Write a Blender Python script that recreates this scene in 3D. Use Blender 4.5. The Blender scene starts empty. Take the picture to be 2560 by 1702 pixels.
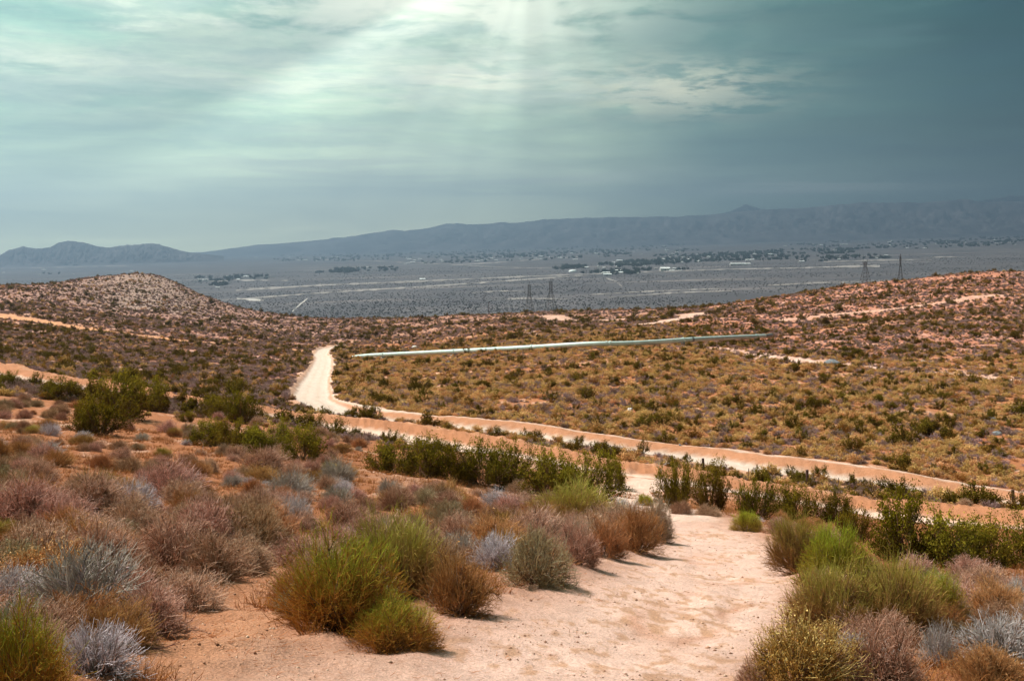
import bpy, math, random
import numpy as np

S = bpy.context.scene
COL = S.collection
PI = math.pi
F, CX, HY = 2745.0, 1280.0, 600.0      # pinhole of the photograph: metres per metre -> photo pixels
rng = np.random.default_rng(7)
random.seed(7)

# ------------------------------------------------------------------ camera
cam = bpy.data.cameras.new('camera'); cam_o = bpy.data.objects.new('camera', cam); COL.objects.link(cam_o)
cam.sensor_width = 36.0; cam.lens = F / 2560.0 * 36.0
cam.shift_y = -(851.0 - HY) / 2560.0
cam_o.location = (0, 0, 0); cam_o.rotation_euler = (PI / 2, 0, 0)
cam.clip_start = 0.1; cam.clip_end = 150000.0
S.camera = cam_o

# ------------------------------------------------------------------ node helper
class G:
    def __init__(s, tree): s.t = tree; s.n = tree.nodes; s.l = tree.links
    def node(s, typ, **kw):
        n = s.n.new(typ)
        for k, v in kw.items(): setattr(n, k, v)
        return n
    def put(s, sock, v):
        if isinstance(v, bpy.types.NodeSocket): s.l.new(v, sock)
        elif v is not None:
            if isinstance(v, (tuple, list)) and len(v) == 3 and sock.type == 'RGBA': v = (*v, 1)
            sock.default_value = v
    def m(s, op, a, b=None, c=None):
        n = s.node('ShaderNodeMath', operation=op)
        s.put(n.inputs[0], a); s.put(n.inputs[1], b); s.put(n.inputs[2], c)
        return n.outputs[0]
    def vm(s, op, a, b=None):
        n = s.node('ShaderNodeVectorMath', operation=op); s.put(n.inputs[0], a); s.put(n.inputs[1], b)
        return n.outputs[0]
    def mix(s, f, a, b, mode='MIX'):
        n = s.node('ShaderNodeMix', data_type='RGBA', blend_type=mode)
        s.put(n.inputs[0], f); s.put(n.inputs[6], a); s.put(n.inputs[7], b)
        return n.outputs[2]
    def step(s, x, lo, hi, a=0.0, b=1.0):
        n = s.node('ShaderNodeMapRange', interpolation_type='SMOOTHSTEP')
        s.put(n.inputs[0], x)
        for i, v in enumerate((lo, hi, a, b)): s.put(n.inputs[i + 1], v)
        return n.outputs[0]
    def noise(s, vec, scale, detail=4, rough=.55, dist=0.0, col=False):
        n = s.node('ShaderNodeTexNoise'); s.put(n.inputs['Vector'], vec)
        n.inputs['Scale'].default_value = scale; n.inputs['Detail'].default_value = detail
        n.inputs['Roughness'].default_value = rough; n.inputs['Distortion'].default_value = dist
        return n.outputs['Color' if col else 'Fac']
    def xyz(s, x, y, z):
        n = s.node('ShaderNodeCombineXYZ'); s.put(n.inputs[0], x); s.put(n.inputs[1], y); s.put(n.inputs[2], z)
        return n.outputs[0]
    def ramp(s, x, stops):
        n = s.node('ShaderNodeValToRGB'); s.put(n.inputs[0], x); e = n.color_ramp.elements
        while len(e) < len(stops): e.new(.5)
        for el, (p, c) in zip(e, stops): el.position = p; el.color = (*c, 1)
        return n.outputs[0]
    def attr(s, name):
        n = s.node('ShaderNodeAttribute', attribute_name=name)
        return n.outputs['Fac'], n.outputs['Color']
    def gauss(s, az, el, a0, e0, sa, se):
        x = s.m('DIVIDE', s.m('SUBTRACT', az, a0), sa); y = s.m('DIVIDE', s.m('SUBTRACT', el, e0), se)
        q = s.m('ADD', s.m('MULTIPLY', x, x), s.m('MULTIPLY', y, y))
        return s.m('EXPONENT', s.m('MULTIPLY', q, -1.0))

# ------------------------------------------------------------------ sky, sun, exposure
SUN_EL, SUN_AZ = math.radians(53), math.radians(-58)       # azimuth from +Y, negative = left of the view
W = bpy.data.worlds.new('World'); S.world = W; W.use_nodes = True
g = G(W.node_tree); g.n.clear()
bg = g.node('ShaderNodeBackground'); wo = g.node('ShaderNodeOutputWorld'); g.l.new(bg.outputs[0], wo.inputs[0])
bg.inputs[1].default_value = 0.1
nish = g.node('ShaderNodeTexSky', sky_type='NISHITA'); nish.sun_disc = False
nish.sun_elevation = SUN_EL; nish.sun_rotation = SUN_AZ; nish.dust_density = 2.0
tc = g.node('ShaderNodeTexCoord'); D = tc.outputs['Generated']
sx = g.node('ShaderNodeSeparateXYZ'); g.l.new(D, sx.inputs[0]); X, Y, Z = sx.outputs
az = g.m('ARCTAN2', X, Y); el = g.m('ARCSINE', Z)
def A(px): return math.atan((px - CX) / F)
def E(py): return (HY - py) / F
def cloudvec(kx, kz, ox=0.0):
    return g.xyz(g.m('MULTIPLY_ADD', X, kx, ox), g.m('MULTIPLY', Y, kx), g.m('MULTIPLY', Z, kz))
# base gradient: bright to the left, storm-dark to the right
big = g.noise(cloudvec(1.6, 9, 3.1), 1.0, 3)
xs = g.m('ADD', g.m('MULTIPLY_ADD', X, 1.0, .5), g.m('MULTIPLY', g.m('SUBTRACT', big, .5), .14))
base = g.ramp(xs, [(0.0, (.17, .39, .325)), (.28, (.195, .415, .325)), (.46, (.17, .36, .275)), (.64, (.068, .175, .15)),
                   (.88, (.004, .050, .050)), (1.0, (.002, .036, .038))])
hor = g.ramp(xs, [(0.0, (1.75, 1.95, 1.2)), (.34, (2.3, 2.3, 1.45)), (.52, (1.7, 1.78, 1.15)), (.68, (.34, .43, .32)), (1.0, (.012, .055, .048))])
elp = g.m('MAXIMUM', el, 0.0)
hf = g.m('EXPONENT', g.m('MULTIPLY', elp, -17.0))
base = g.mix(g.m('MULTIPLY', hf, .85), base, hor)
# soft broad cloud relief
soft = g.noise(cloudvec(4.0, 34, 1.7), 1.0, 6, .55, .6)
softf = g.step(soft, .35, .68)
base = g.mix(1.0, base, g.mix(softf, (.80, .82, .84), (1.20, 1.17, 1.13)), 'MULTIPLY')
# cream cirrus bands
def cirrus(kx, kz, ox, lo, hi, w, colr, amt, dist=1.2, det=8, rough=.6):
    global base
    n = g.noise(cloudvec(kx, kz, ox), 1.0, det, rough, dist)
    f = g.m('MULTIPLY', g.m('MULTIPLY', g.step(n, lo, hi), w), amt)
    base = g.mix(f, base, colr)
leftw = g.step(X, .14, -.06)
w1 = g.m('MULTIPLY', g.step(el, .085, .155), leftw)
cirrus(3.0, 17, .4, .40, .62, w1, (.64, .75, .57), .66, .3, 9, .64)
cirrus(8.0, 42, 4.4, .46, .66, g.m('MULTIPLY', w1, g.step(el, .10, .15)), (.84, .90, .72), .7, .25, 9, .66)
cirrus(5.0, 30, 14.4, .50, .66, g.m('MULTIPLY', w1, g.step(el, .10, .16)), (.27, .43, .39), .6, .3, 8, .6)
w2 = g.gauss(az, el, A(700), E(215), .26, .034)
cirrus(7.0, 52, 7.2, .40, .60, w2, (.72, .80, .62), .9, .35, 9, .66)
cirrus(16, 120, 2.2, .40, .62, g.gauss(az, el, A(1180), E(200), .10, .018), (.86, .86, .68), 1.0, .3)
cirrus(24, 110, 9.9, .40, .58, g.gauss(az, el, A(1660), E(228), .085, .022), (.66, .66, .48), .95, .15)
cirrus(13, 110, 6.1, .40, .64, g.gauss(az, el, A(1400), E(222), .09, .013), (.52, .60, .50), .75, .6)
cirrus(4.0, 120, 1.1, .40, .60, g.gauss(az, el, A(1330), E(455), .19, .012), (.45, .50, .43), .62, .5)
cirrus(4.0, 150, 5.1, .36, .56, g.gauss(az, el, A(1930), E(475), .12, .006), (.34, .38, .34), .8, .4)
cirrus(6.0, 120, 8.1, .42, .60, g.gauss(az, el, A(850), E(400), .16, .026), (.48, .53, .46), .5, .5)
fine = g.noise(cloudvec(9, 60, 21.0), 1.0, 10, .72, .3)
base = g.mix(g.m('MULTIPLY', g.step(el, .03, .10), g.step(X, .30, .05)), base, g.mix(1.0, base, g.mix(g.step(fine, .36, .64), (.84, .87, .90), (1.17, 1.14, 1.08)), 'MULTIPLY'))
# dark mottling of the storm side
rightw = g.step(X, -.05, .22)
dn = g.noise(cloudvec(3.0, 26, 12.0), 1.0, 5, .5, .8)
base = g.mix(g.m('MULTIPLY', g.step(dn, .46, .62), g.m('MULTIPLY', rightw, .30)), base, (.016, .062, .08))
base = g.mix(g.m('MULTIPLY', g.step(dn, .46, .30), g.m('MULTIPLY', g.m('MULTIPLY', rightw, g.step(el, .05, .12)), .35)), base, (.085, .17, .165))
# the sun behind broken cloud, straight up from the middle of the view, and its beams
cum = g.noise(cloudvec(11, 34, .9), 1.0, 8, .6, .5)
glow = g.gauss(az, el, A(1120), E(-60), .17, .105)
base = g.mix(g.m('MULTIPLY', glow, .42), base, (.56, .66, .53))
core = g.gauss(az, el, A(1060), E(-5), .17, .050)
base = g.mix(g.m('MULTIPLY', core, g.step(cum, .39, .57)), base, (.92, .95, .76))
ang = g.m('ARCTAN2', g.m('SUBTRACT', az, A(1330)), g.m('SUBTRACT', E(-150), el))
ray = g.noise(g.xyz(g.m('MULTIPLY', ang, 4.2), 2.3, .7), 1.0, 1)
rayw = g.m('MULTIPLY', g.gauss(az, el, A(720), E(220), .22, .17), g.step(el, -.01, .04))
rf = g.m('MULTIPLY', g.m('SUBTRACT', g.step(ray, .30, .70), .45), g.m('MULTIPLY', rayw, .58))
base = g.mix(1.0, base, g.xyz(*[g.m('ADD', rf, 1.0)] * 3), 'MULTIPLY')
base = g.mix(g.m('MULTIPLY', g.gauss(az, el, A(1000), E(520), .16, .075), .45), base, (.52, .62, .53))
base10 = g.vm('SCALE', base); base10.node.inputs[3].default_value = 10.0
mixn = g.mix(.03, base10, nish.outputs[0])
g.l.new(mixn, bg.inputs[0])

sun = bpy.data.lights.new('sun', 'SUN'); sun_o = bpy.data.objects.new('sun', sun); COL.objects.link(sun_o)
sun.energy = 5.0; sun.angle = math.radians(.53); sun.color = (1.0, .95, .88)
sun_o.rotation_euler = (PI / 2 - SUN_EL, 0, -SUN_AZ + PI)      # light travels away from the sun
sun_o.rotation_euler = (PI / 2 - SUN_EL, 0, PI - SUN_AZ)
S.view_settings.view_transform = 'Standard'; S.view_settings.look = 'None'
S.view_settings.exposure = 0.54; S.view_settings.gamma = 1.0; S.view_settings.use_curve_mapping = False
S.render.engine = 'CYCLES'

# ------------------------------------------------------------------ object helpers
def tag(o, label=None, cat=None, group=None, kind=None):
    if label: o['label'] = label
    if cat: o['category'] = cat
    if group: o['group'] = group
    if kind: o['kind'] = kind
    return o
def mesh_np(name, V, faces, mat=None, attrs=None, smooth=False, nside=3):
    V = np.asarray(V, np.float32); Fc = np.asarray(faces, np.int32).reshape(-1, nside)
    me = bpy.data.meshes.new(name)
    me.vertices.add(len(V)); me.vertices.foreach_set('co', V.ravel())
    me.loops.add(Fc.size); me.loops.foreach_set('vertex_index', Fc.ravel())
    me.polygons.add(len(Fc))
    me.polygons.foreach_set('loop_start', np.arange(0, Fc.size, nside, dtype=np.int32))
    me.polygons.foreach_set('loop_total', np.full(len(Fc), nside, np.int32))
    if smooth: me.polygons.foreach_set('use_smooth', np.ones(len(Fc), bool))
    for k, a in (attrs or {}).items():
        a = np.asarray(a, np.float32)
        if a.ndim == 1:
            at = me.attributes.new(k, 'FLOAT', 'POINT'); at.data.foreach_set('value', a)
        else:
            at = me.attributes.new(k, 'FLOAT_COLOR', 'POINT')
            at.data.foreach_set('color', np.concatenate([a, np.ones((len(a), 1), np.float32)], 1).ravel())
    if mat: me.materials.append(mat)
    me.update(calc_edges=True); me.validate()
    return me
def link(name, me, parent=None):
    o = bpy.data.objects.new(name, me); COL.objects.link(o)
    if parent: o.parent = parent
    return o
class MB:
    def __init__(s): s.v = []; s.f = []
    def add(s, V, Fq):
        b = len(s.v); s.v += [tuple(p) for p in V]; s.f += [tuple(i + b for i in q) for q in Fq]
    def box(s, c, d, rz=0.0):
        x, y, z = [k / 2 for k in d]; co, si = math.cos(rz), math.sin(rz)
        V = [(c[0] + a * x * co - b * y * si, c[1] + a * x * si + b * y * co, c[2] + e * z) for e in (-1, 1) for a, b in ((-1, -1), (1, -1), (1, 1), (-1, 1))]
        s.add(V, [(3, 2, 1, 0), (4, 5, 6, 7), (0, 1, 5, 4), (1, 2, 6, 5), (2, 3, 7, 6), (3, 0, 4, 7)])
    def tube(s, pts, r, n=12, cap=True):
        pts = np.asarray(pts, float); r = np.broadcast_to(np.asarray(r, float), (len(pts),)); V = []
        T = np.gradient(pts, axis=0); T /= np.linalg.norm(T, axis=1)[:, None]
        for p, t, rr in zip(pts, T, r):
            a = np.cross(t, (0, 0, 1.0) if abs(t[2]) < .9 else (1.0, 0, 0)); a /= np.linalg.norm(a); b = np.cross(t, a)
            V += [p + rr * (a * math.cos(2 * PI * k / n) + b * math.sin(2 * PI * k / n)) for k in range(n)]
        Q = [(i * n + k, i * n + (k + 1) % n, (i + 1) * n + (k + 1) % n, (i + 1) * n + k) for i in range(len(pts) - 1) for k in range(n)]
        if cap: Q += [tuple(range(n))[::-1], tuple((len(pts) - 1) * n + k for k in range(n))]
        s.add(V, Q)
    def build(s, name, mat, parent=None, smooth=False):
        me = bpy.data.meshes.new(name); me.from_pydata(s.v, [], s.f); me.materials.append(mat)
        if smooth: me.polygons.foreach_set('use_smooth', np.ones(len(me.polygons), bool))
        me.update(); return link(name, me, parent)

# ------------------------------------------------------------------ numpy noise
def _h(ix, iy, seed):
    n = (ix * 374761393 + iy * 668265263 + seed * 1274126177) & 0xffffffff
    n = ((n ^ (n >> 13)) * 1274126177) & 0xffffffff
    return ((n ^ (n >> 16)) & 0xffff) / 65535.0
def vnoise(x, y, seed=0):
    x = np.asarray(x, float); y = np.asarray(y, float)
    ix = np.floor(x).astype(np.int64); iy = np.floor(y).astype(np.int64); fx = x - ix; fy = y - iy
    fx = fx * fx * fx * (fx * (fx * 6 - 15) + 10); fy = fy * fy * fy * (fy * (fy * 6 - 15) + 10)
    a = _h(ix, iy, seed); b = _h(ix + 1, iy, seed); c = _h(ix, iy + 1, seed); d = _h(ix + 1, iy + 1, seed)
    return (a + (b - a) * fx) * (1 - fy) + (c + (d - c) * fx) * fy - .5
def fbm(x, y, seed=0, oct=4, gain=.5):
    t = 0.0; a = 1.0
    for i in range(oct): t = t + a * vnoise(x * 2 ** i, y * 2 ** i, seed + i * 17); a *= gain
    return t
def sstep(x, a, b):
    t = np.clip((x - a) / (b - a), 0, 1); return t * t * (3 - 2 * t)

# ------------------------------------------------------------------ terrain profiles: photo row at depth, per photo column
PROF = {
 0: [(1702,6.2),(1560,8.2),(1420,11.5),(1300,16.5),(1200,25),(1100,42),(1020,76),(960,118),(940,133),(900,200),(850,310),(790,520),(750,720),(714,950)],
 350: [(1702,6.6),(1600,8),(1500,10),(1400,13.5),(1300,18.5),(1200,28),(1100,47),(1040,78),(985,123),(950,160),(900,245),(850,400),(800,620),(760,820),(720,980),(684,1100)],
 600: [(1702,6.8),(1600,8.3),(1500,10.8),(1400,14.5),(1300,20.5),(1200,32),(1110,55),(1060,85),(1025,118),(1000,133),(950,185),(900,290),(870,390),(850,480),(820,660),(790,900),(771,1050)],
 800: [(1702,7),(1600,8.7),(1500,11.3),(1400,15.3),(1300,22),(1200,35),(1130,56),(1090,85),(1072,112),(1055,118),(1038,131),(1000,150),(950,215),(900,330),(880,410),(858,530),(840,640),(815,800),(797,1000)],
 1000: [(1702,7),(1600,8.8),(1500,11.5),(1400,15.5),(1300,23),(1230,34),(1180,50),(1130,85),(1105,104),(1085,112),(1048,127),(1000,155),(950,215),(900,318),(885,372),(855,500),(815,740),(795,950)],
 1280: [(1702,7.2),(1600,9),(1500,11.8),(1400,16.3),(1320,23.5),(1270,32),(1235,43),(1190,62),(1150,84),(1130,98),(1110,107),(1073,121),(1000,158),(950,198),(895,270),(875,310),(840,430),(812,600),(783,860)],
 1500: [(1702,7.4),(1600,9.3),(1500,12.3),(1420,16.5),(1350,22.5),(1300,30),(1265,40),(1225,60),(1190,80),(1160,96),(1130,106),(1104,113),(1050,134),(1000,158),(950,190),(900,237),(868,285),(840,380),(815,520),(795,700),(777,880)],
 1640: [(1702,7.6),(1600,9.6),(1500,12.8),(1420,17.3),(1350,24),(1300,32),(1275,38),(1240,55),(1205,76),(1180,92),(1140,106),(1120,112),(1050,136),(1000,160),(950,190),(900,236),(865,288),(830,400),(800,580),(780,760),(772,860)],
 1900: [(1702,7.8),(1600,10),(1500,13.4),(1420,18.5),(1360,24.5),(1320,31),(1290,42),(1250,68),(1225,84),(1195,94),(1161,101),(1100,122),(1000,160),(930,205),(900,240),(870,290),(848,350),(800,460),(770,600),(747,780)],
 2200: [(1702,7.9),(1600,10.2),(1500,14),(1420,19.5),(1370,25.5),(1335,34),(1300,62),(1270,77),(1245,84),(1207,93),(1100,123),(1000,163),(930,215),(908,245),(880,280),(840,330),(800,420),(750,570),(707,740)],
 2560: [(1702,8),(1600,10.3),(1500,14),(1440,18.5),(1390,25),(1350,36),(1310,64),(1280,77),(1253,86),(1227,94),(1100,126),(1000,168),(940,215),(915,240),(880,275),(840,330),(790,410),(740,530),(700,680),(680,760)],
}
PLAIN_Z, PLAIN_T = -200.0, 0.027
def plain_py(px, d): return HY - F * (PLAIN_Z / d + PLAIN_T * (px - CX) / F)
def pchip(x, y):
    x = np.asarray(x, float); y = np.asarray(y, float); h = np.diff(x); dl = np.diff(y) / h
    m = np.zeros_like(y); m[0] = dl[0]; m[-1] = dl[-1]
    for i in range(1, len(x) - 1):
        if dl[i - 1] * dl[i] > 0:
            w1 = 2 * h[i] + h[i - 1]; w2 = h[i] + 2 * h[i - 1]; m[i] = (w1 + w2) / (w1 / dl[i - 1] + w2 / dl[i])
    def f(q):
        k = np.clip(np.searchsorted(x, q) - 1, 0, len(h) - 1); t = np.clip((q - x[k]) / h[k], 0, 1)
        t2 = t * t; t3 = t2 * t
        return (2*t3 - 3*t2 + 1) * y[k] + (t3 - 2*t2 + t) * h[k] * m[k] + (-2*t3 + 3*t2) * y[k+1] + (t3 - t2) * h[k] * m[k+1]
    return f
LD = np.linspace(math.log(1.5), math.log(2600), 900)
PXS = sorted(PROF); TAB = []
for p in PXS:
    c = list(PROF[p]); pl, dl = c[-1]
    c = [(600 + 1.8 * F / 1.5, 1.5), (600 + 2.05 * F / 3.0, 3.0)] + c + [(pl + 5, dl * 1.14), (max(plain_py(p, 2300), pl + 22), 2300), (max(plain_py(p, 2700), pl + 12), 2700)]
    f = pchip([math.log(d) for _, d in c], [y for y, _ in c]); TAB.append(f(LD))
PXS = [-400] + PXS + [2960]; TAB = np.array([TAB[0]] + TAB + [TAB[-1]])      # columns x depth
# resample columns smoothly to a fine table
PXF = np.linspace(-400, 2960, 421)
TABF = np.stack([pchip(PXS, TAB[:, k])(PXF) for k in range(TAB.shape[1])], 1)
ker = np.exp(-np.linspace(-2, 2, 17) ** 2); ker /= ker.sum()
TABP = np.pad(TABF, ((8, 8), (0, 0)), 'edge'); TABF = sum(ker[i] * TABP[i:i + len(PXF)] for i in range(17))
TABR = TABF

def bil(px, d):
    a = np.clip((px - PXF[0]) / (PXF[1] - PXF[0]), 0, len(PXF) - 1.001); b = np.clip((np.log(np.maximum(d, 1.5)) - LD[0]) / (LD[1] - LD[0]), 0, len(LD) - 1.001)
    i = a.astype(int); j = b.astype(int); fa = a - i; fb = b - j
    return (TABR[i, j] * (1 - fb) + TABR[i, j + 1] * fb) * (1 - fa) + (TABR[i + 1, j] * (1 - fb) + TABR[i + 1, j + 1] * fb) * fa
def z_base(x, y):
    x = np.asarray(x, float); y = np.asarray(y, float); r = np.hypot(x, y) + 1e-6; th = np.arctan2(x, y)
    tl = math.radians(36); thc = np.clip(th, -tl, tl)
    d = r * np.cos(thc); px = CX + F * np.tan(thc)
    z = -(bil(px, d) - HY) / F * np.maximum(d, 1.5)
    zp = PLAIN_Z + PLAIN_T * np.clip(x, -30000, 30000) + 1.5 * fbm(x / 900, y / 900, 77, 3) * sstep(d, 3000, 6000)
    k = sstep(d, 2250, 2700); z = z * (1 - k) + zp * k
    zb = -1.72 + .05 * np.minimum(r, 300)
    k = sstep(np.abs(th), math.radians(40), math.radians(105)); z = z * (1 - k) + zb * k
    return np.where(r < 1.5, -1.75, z)
def ground_at(px, py, dmin=3.0, dmax=2600.0):
    """first point of the ground seen through a photo pixel"""
    d = np.exp(np.linspace(math.log(dmin), math.log(dmax), 4000)); x = (px - CX) / F * d
    yy = HY - F * z_base(x, d) / d
    k = np.argmax(yy <= py)
    return float(x[k]), float(d[k])
def plain_at(px, py):
    d = PLAIN_Z / ((HY - py) / F - PLAIN_T * (px - CX) / F)
    return (px - CX) / F * d, d

# road centre lines (photo pixel -> ground)
def line(pts, dmin=50.0, dmax=2600, n=12):
    P = np.array([ground_at(px, py, dmin, dmax) for px, py in pts]); t = np.arange(len(P)); q = np.linspace(0, len(P) - 1, (len(P) - 1) * n + 1)
    return np.stack([pchip(t, P[:, 0])(q), pchip(t, P[:, 1])(q)], 1)
def dist_line(x, y, L):
    best = np.full(x.shape, 1e9); side = np.zeros(x.shape)
    for (ax, ay), (bx, by) in zip(L[:-1], L[1:]):
        dx, dy = bx - ax, by - ay; q = dx * dx + dy * dy + 1e-9
        t = np.clip(((x - ax) * dx + (y - ay) * dy) / q, 0, 1)
        ex = x - ax - t * dx; ey = y - ay - t * dy; dd = np.hypot(ex, ey); k = dd < best
        best = np.where(k, dd, best); side = np.where(k, np.sign(dx * (y - ay) - dy * (x - ax)), side)
    return best, side
ROAD1 = line([(2760,1297),(2529,1257),(2273,1219),(2018,1184),(1864,1163),(1695,1138),(1516,1112),(1362,1090),(1260,1077),(1107,1061),(994,1050),(890,1040),(822,1018),(784,998),(780,975),(790,945),(802,918),(808,895),(803,880),(825,870),(880,859)])
ROAD1B = line([(815,886),(850,889),(905,891),(960,893)], n=6)
ROAD2 = line([(2800,1360),(2560,1322),(2400,1312),(2222,1290),(2000,1252),(1813,1222),(1643,1192),(1413,1162),(1209,1127),(1004,1096),(800,1064),(650,1034),(500,1012),(280,980),(120,955),(0,941),(-200,905)])
WASH1 = line([(-150,770),(0,788),(180,815),(350,838),(520,857),(680,869),(790,880)], n=6)
LINE4 = line([(1380,790),(1405,801),(1560,798),(1720,787),(1745,787)], n=6)
LINE5 = line([(1610,812),(1660,806),(1700,797),(1745,787)], n=6)
WASH2 = line([(2560,950),(2350,930),(2180,915),(2040,905),(1900,885),(1780,872)], n=6)
LINE7 = line([(1930,800),(2100,782),(2300,762),(2560,735)], n=6)
LINE8 = line([(1880,835),(2050,822),(2300,800),(2560,788)], n=6)
PATHL = line([(1655,1290),(1600,1268),(1566,1250),(1562,1238),(1585,1222),(1640,1204)], dmin=28, n=6)
GULLY = line([(1500,868),(1420,852),(1330,835),(1316,822)], n=4)

TRACK = np.array([(560,1800),(690,1712),(900,1655),(1040,1612),(1120,1562),(1215,1522),(1290,1492),(1395,1462),(1480,1428),(1560,1395),(1640,1358),(1668,1322),(1655,1294),(1600,1278),(1545,1266),(1530,1252),(1580,1249),(1640,1262),(1700,1284),(1800,1304),(1880,1326),(1945,1368),(1978,1420),(1985,1470),(1972,1540),(1945,1600),(1900,1660),(1850,1712),(1800,1800)], float)
APRON = np.array([(250,1800),(330,1690),(420,1590),(520,1510),(640,1455),(700,1400),(740,1450),(720,1560),(860,1640),(1000,1600),(1100,1560),(1100,1800)], float)
def poly_sd(px, py, P):
    best = np.full(px.shape, 1e9); ins = np.zeros(px.shape, bool); n = len(P)
    for i in range(n):
        ax, ay = P[i]; bx, by = P[(i + 1) % n]; dx, dy = bx - ax, by - ay
        t = np.clip(((px - ax) * dx + (py - ay) * dy) / (dx * dx + dy * dy), 0, 1)
        best = np.minimum(best, np.hypot(px - ax - t * dx, (py - ay - t * dy)))
        c = ((ay > py) != (by > py)); xi = ax + (py - ay) / np.where(dy == 0, 1e-9, dy) * dx; ins ^= c & (px < xi)
    return np.where(ins, best, -best)       # positive inside

def features(x, y, z0):
    """distances to every road and the near track, in metres / pixels"""
    d = np.maximum(y, .5); px = CX + F * x / d; py = HY - F * z0 / d
    f = {}
    near = (y > 0) & (y < 52)
    t = np.full(x.shape, -1e3); a = np.full(x.shape, -1e3)
    if near.any():
        t[near] = poly_sd(px[near], py[near], TRACK) * d[near] / F; a[near] = poly_sd(px[near], py[near], APRON) * d[near] / F
    f['track'] = t; f['apron'] = a
    mid = (y > 26) & (y < 1400)
    for n, L in (('r1', ROAD1), ('r1b', ROAD1B), ('r2', ROAD2), ('w1', WASH1), ('l4', LINE4), ('l5', LINE5), ('w2', WASH2), ('l7', LINE7), ('l8', LINE8), ('gu', GULLY), ('pt', PATHL)):
        v = np.full(x.shape, 1e3); s = np.zeros(x.shape)
        if mid.any(): v[mid], s[mid] = dist_line(x[mid], y[mid], L)
        f[n] = v; f[n + 's'] = s
    return f
def surface(x, y):
    """ground height, soil features"""
    x = np.asarray(x, float); y = np.asarray(y, float); r = np.hypot(x, y); z = z_base(x, y); f = features(x, y, z)
    wob = .6 * fbm(x / 3.5, y / 6.0, 5, 4)
    wide = sstep(r, 3, 40)
    # natural unevenness, faded out under the roads
    onroad = np.maximum.reduce([sstep(f['track'], -.3, .3), 1 - sstep(f['r1'], 2.2, 4.5), 1 - sstep(f['r2'], 2.5, 4.5), 1 - sstep(f['r1b'], 1.5, 3), 1 - sstep(np.minimum.reduce([f['l4'], f['l5'], f['w1']]), 10, 26)])
    rough = .10 * fbm(x / .9, y / .9, 11, 4) + wide * .45 * fbm(x / 9, y / 9, 21, 4) + sstep(r, 180, 500) * 2.2 * fbm(x / 45, y / 45, 31, 4)
    gl = sstep(r, 230, 420) * (r < 1300)
    rough = rough - gl * 1.6 * np.abs(vnoise(x / 26 + .4 * vnoise(y / 40, x / 40, 3), y / 75, 41))
    rough = np.where(r > 2400, 0, rough)
    z = z + rough * (1 - .8 * onroad)
    # the near track: a shallow trough with two wheel ruts and small ripples
    tr = sstep(f['track'], -.5, .5)
    tq_ = f['track'] + .3 * wob
    for rt in (.75, 1.9, 2.6): z = z - tr * .035 * np.exp(-((tq_ - rt) / .16) ** 2) * (r < 60)
    z = z - tr * .06 + tr * .028 * fbm(x / .45, y / .8, 61, 4) + (1 - tr) * .05 * fbm(x / .35, y / .35, 67, 3) * (r < 60)
    z = z + .10 * np.exp(-((f['track'] + .25) / .25) ** 2) * (.5 + fbm(x / .7, y / .7, 3, 2))
    # road 1: flat bed, cut bank on its far side, pale windrow above
    far = f['r1s'] < 0
    s = np.where(far, f['r1'], -f['r1']) + .8 * wob
    z = z - .35 * (1 - sstep(np.abs(s), 2.0, 3.2)) + np.where(s > 0, (.42 - .25 * sstep(y, 125, 150)) * sstep(s, 2.6, 4.2) * (1 - sstep(s, 5.0, 8.0)), .3 * np.exp(-((s + 3.6) / .7) ** 2))
    f['s1'] = s
    far = f['r2s'] < 0
    s = np.where(far, f['r2'], -f['r2']) + .8 * wob
    s = np.sign(s) * np.where(np.abs(s) < 3.6, np.abs(s) / 1.6, 2.25 + np.abs(s) - 3.6)
    clod = np.abs(fbm(x / .8, y / .8, 91, 4))
    z = z - .3 * (1 - sstep(np.abs(s), 1.6, 2.8)) + .50 * sstep(s, 2.0, 5.0) * (1 - sstep(s, 5.4, 8.0)) + .40 * clod * sstep(s, 1.8, 3) * (1 - sstep(s, 6, 8))
    f['s2'] = s; f['tr'] = tr; f['onroad'] = onroad
    for n, w, h in (('w1', 10, -.4), ('w2', 4.5, -1.3), ('l4', 14, .5), ('l5', 12, .5), ('l7', 3, .5), ('l8', 2.5, -.4), ('gu', 2, -.5)):
        z = z + h * np.exp(-(f[n] / w) ** 2)
    return z, f
def Z(x, y):
    z, _ = surface(np.array([x]), np.array([y])); return float(z[0])

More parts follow.
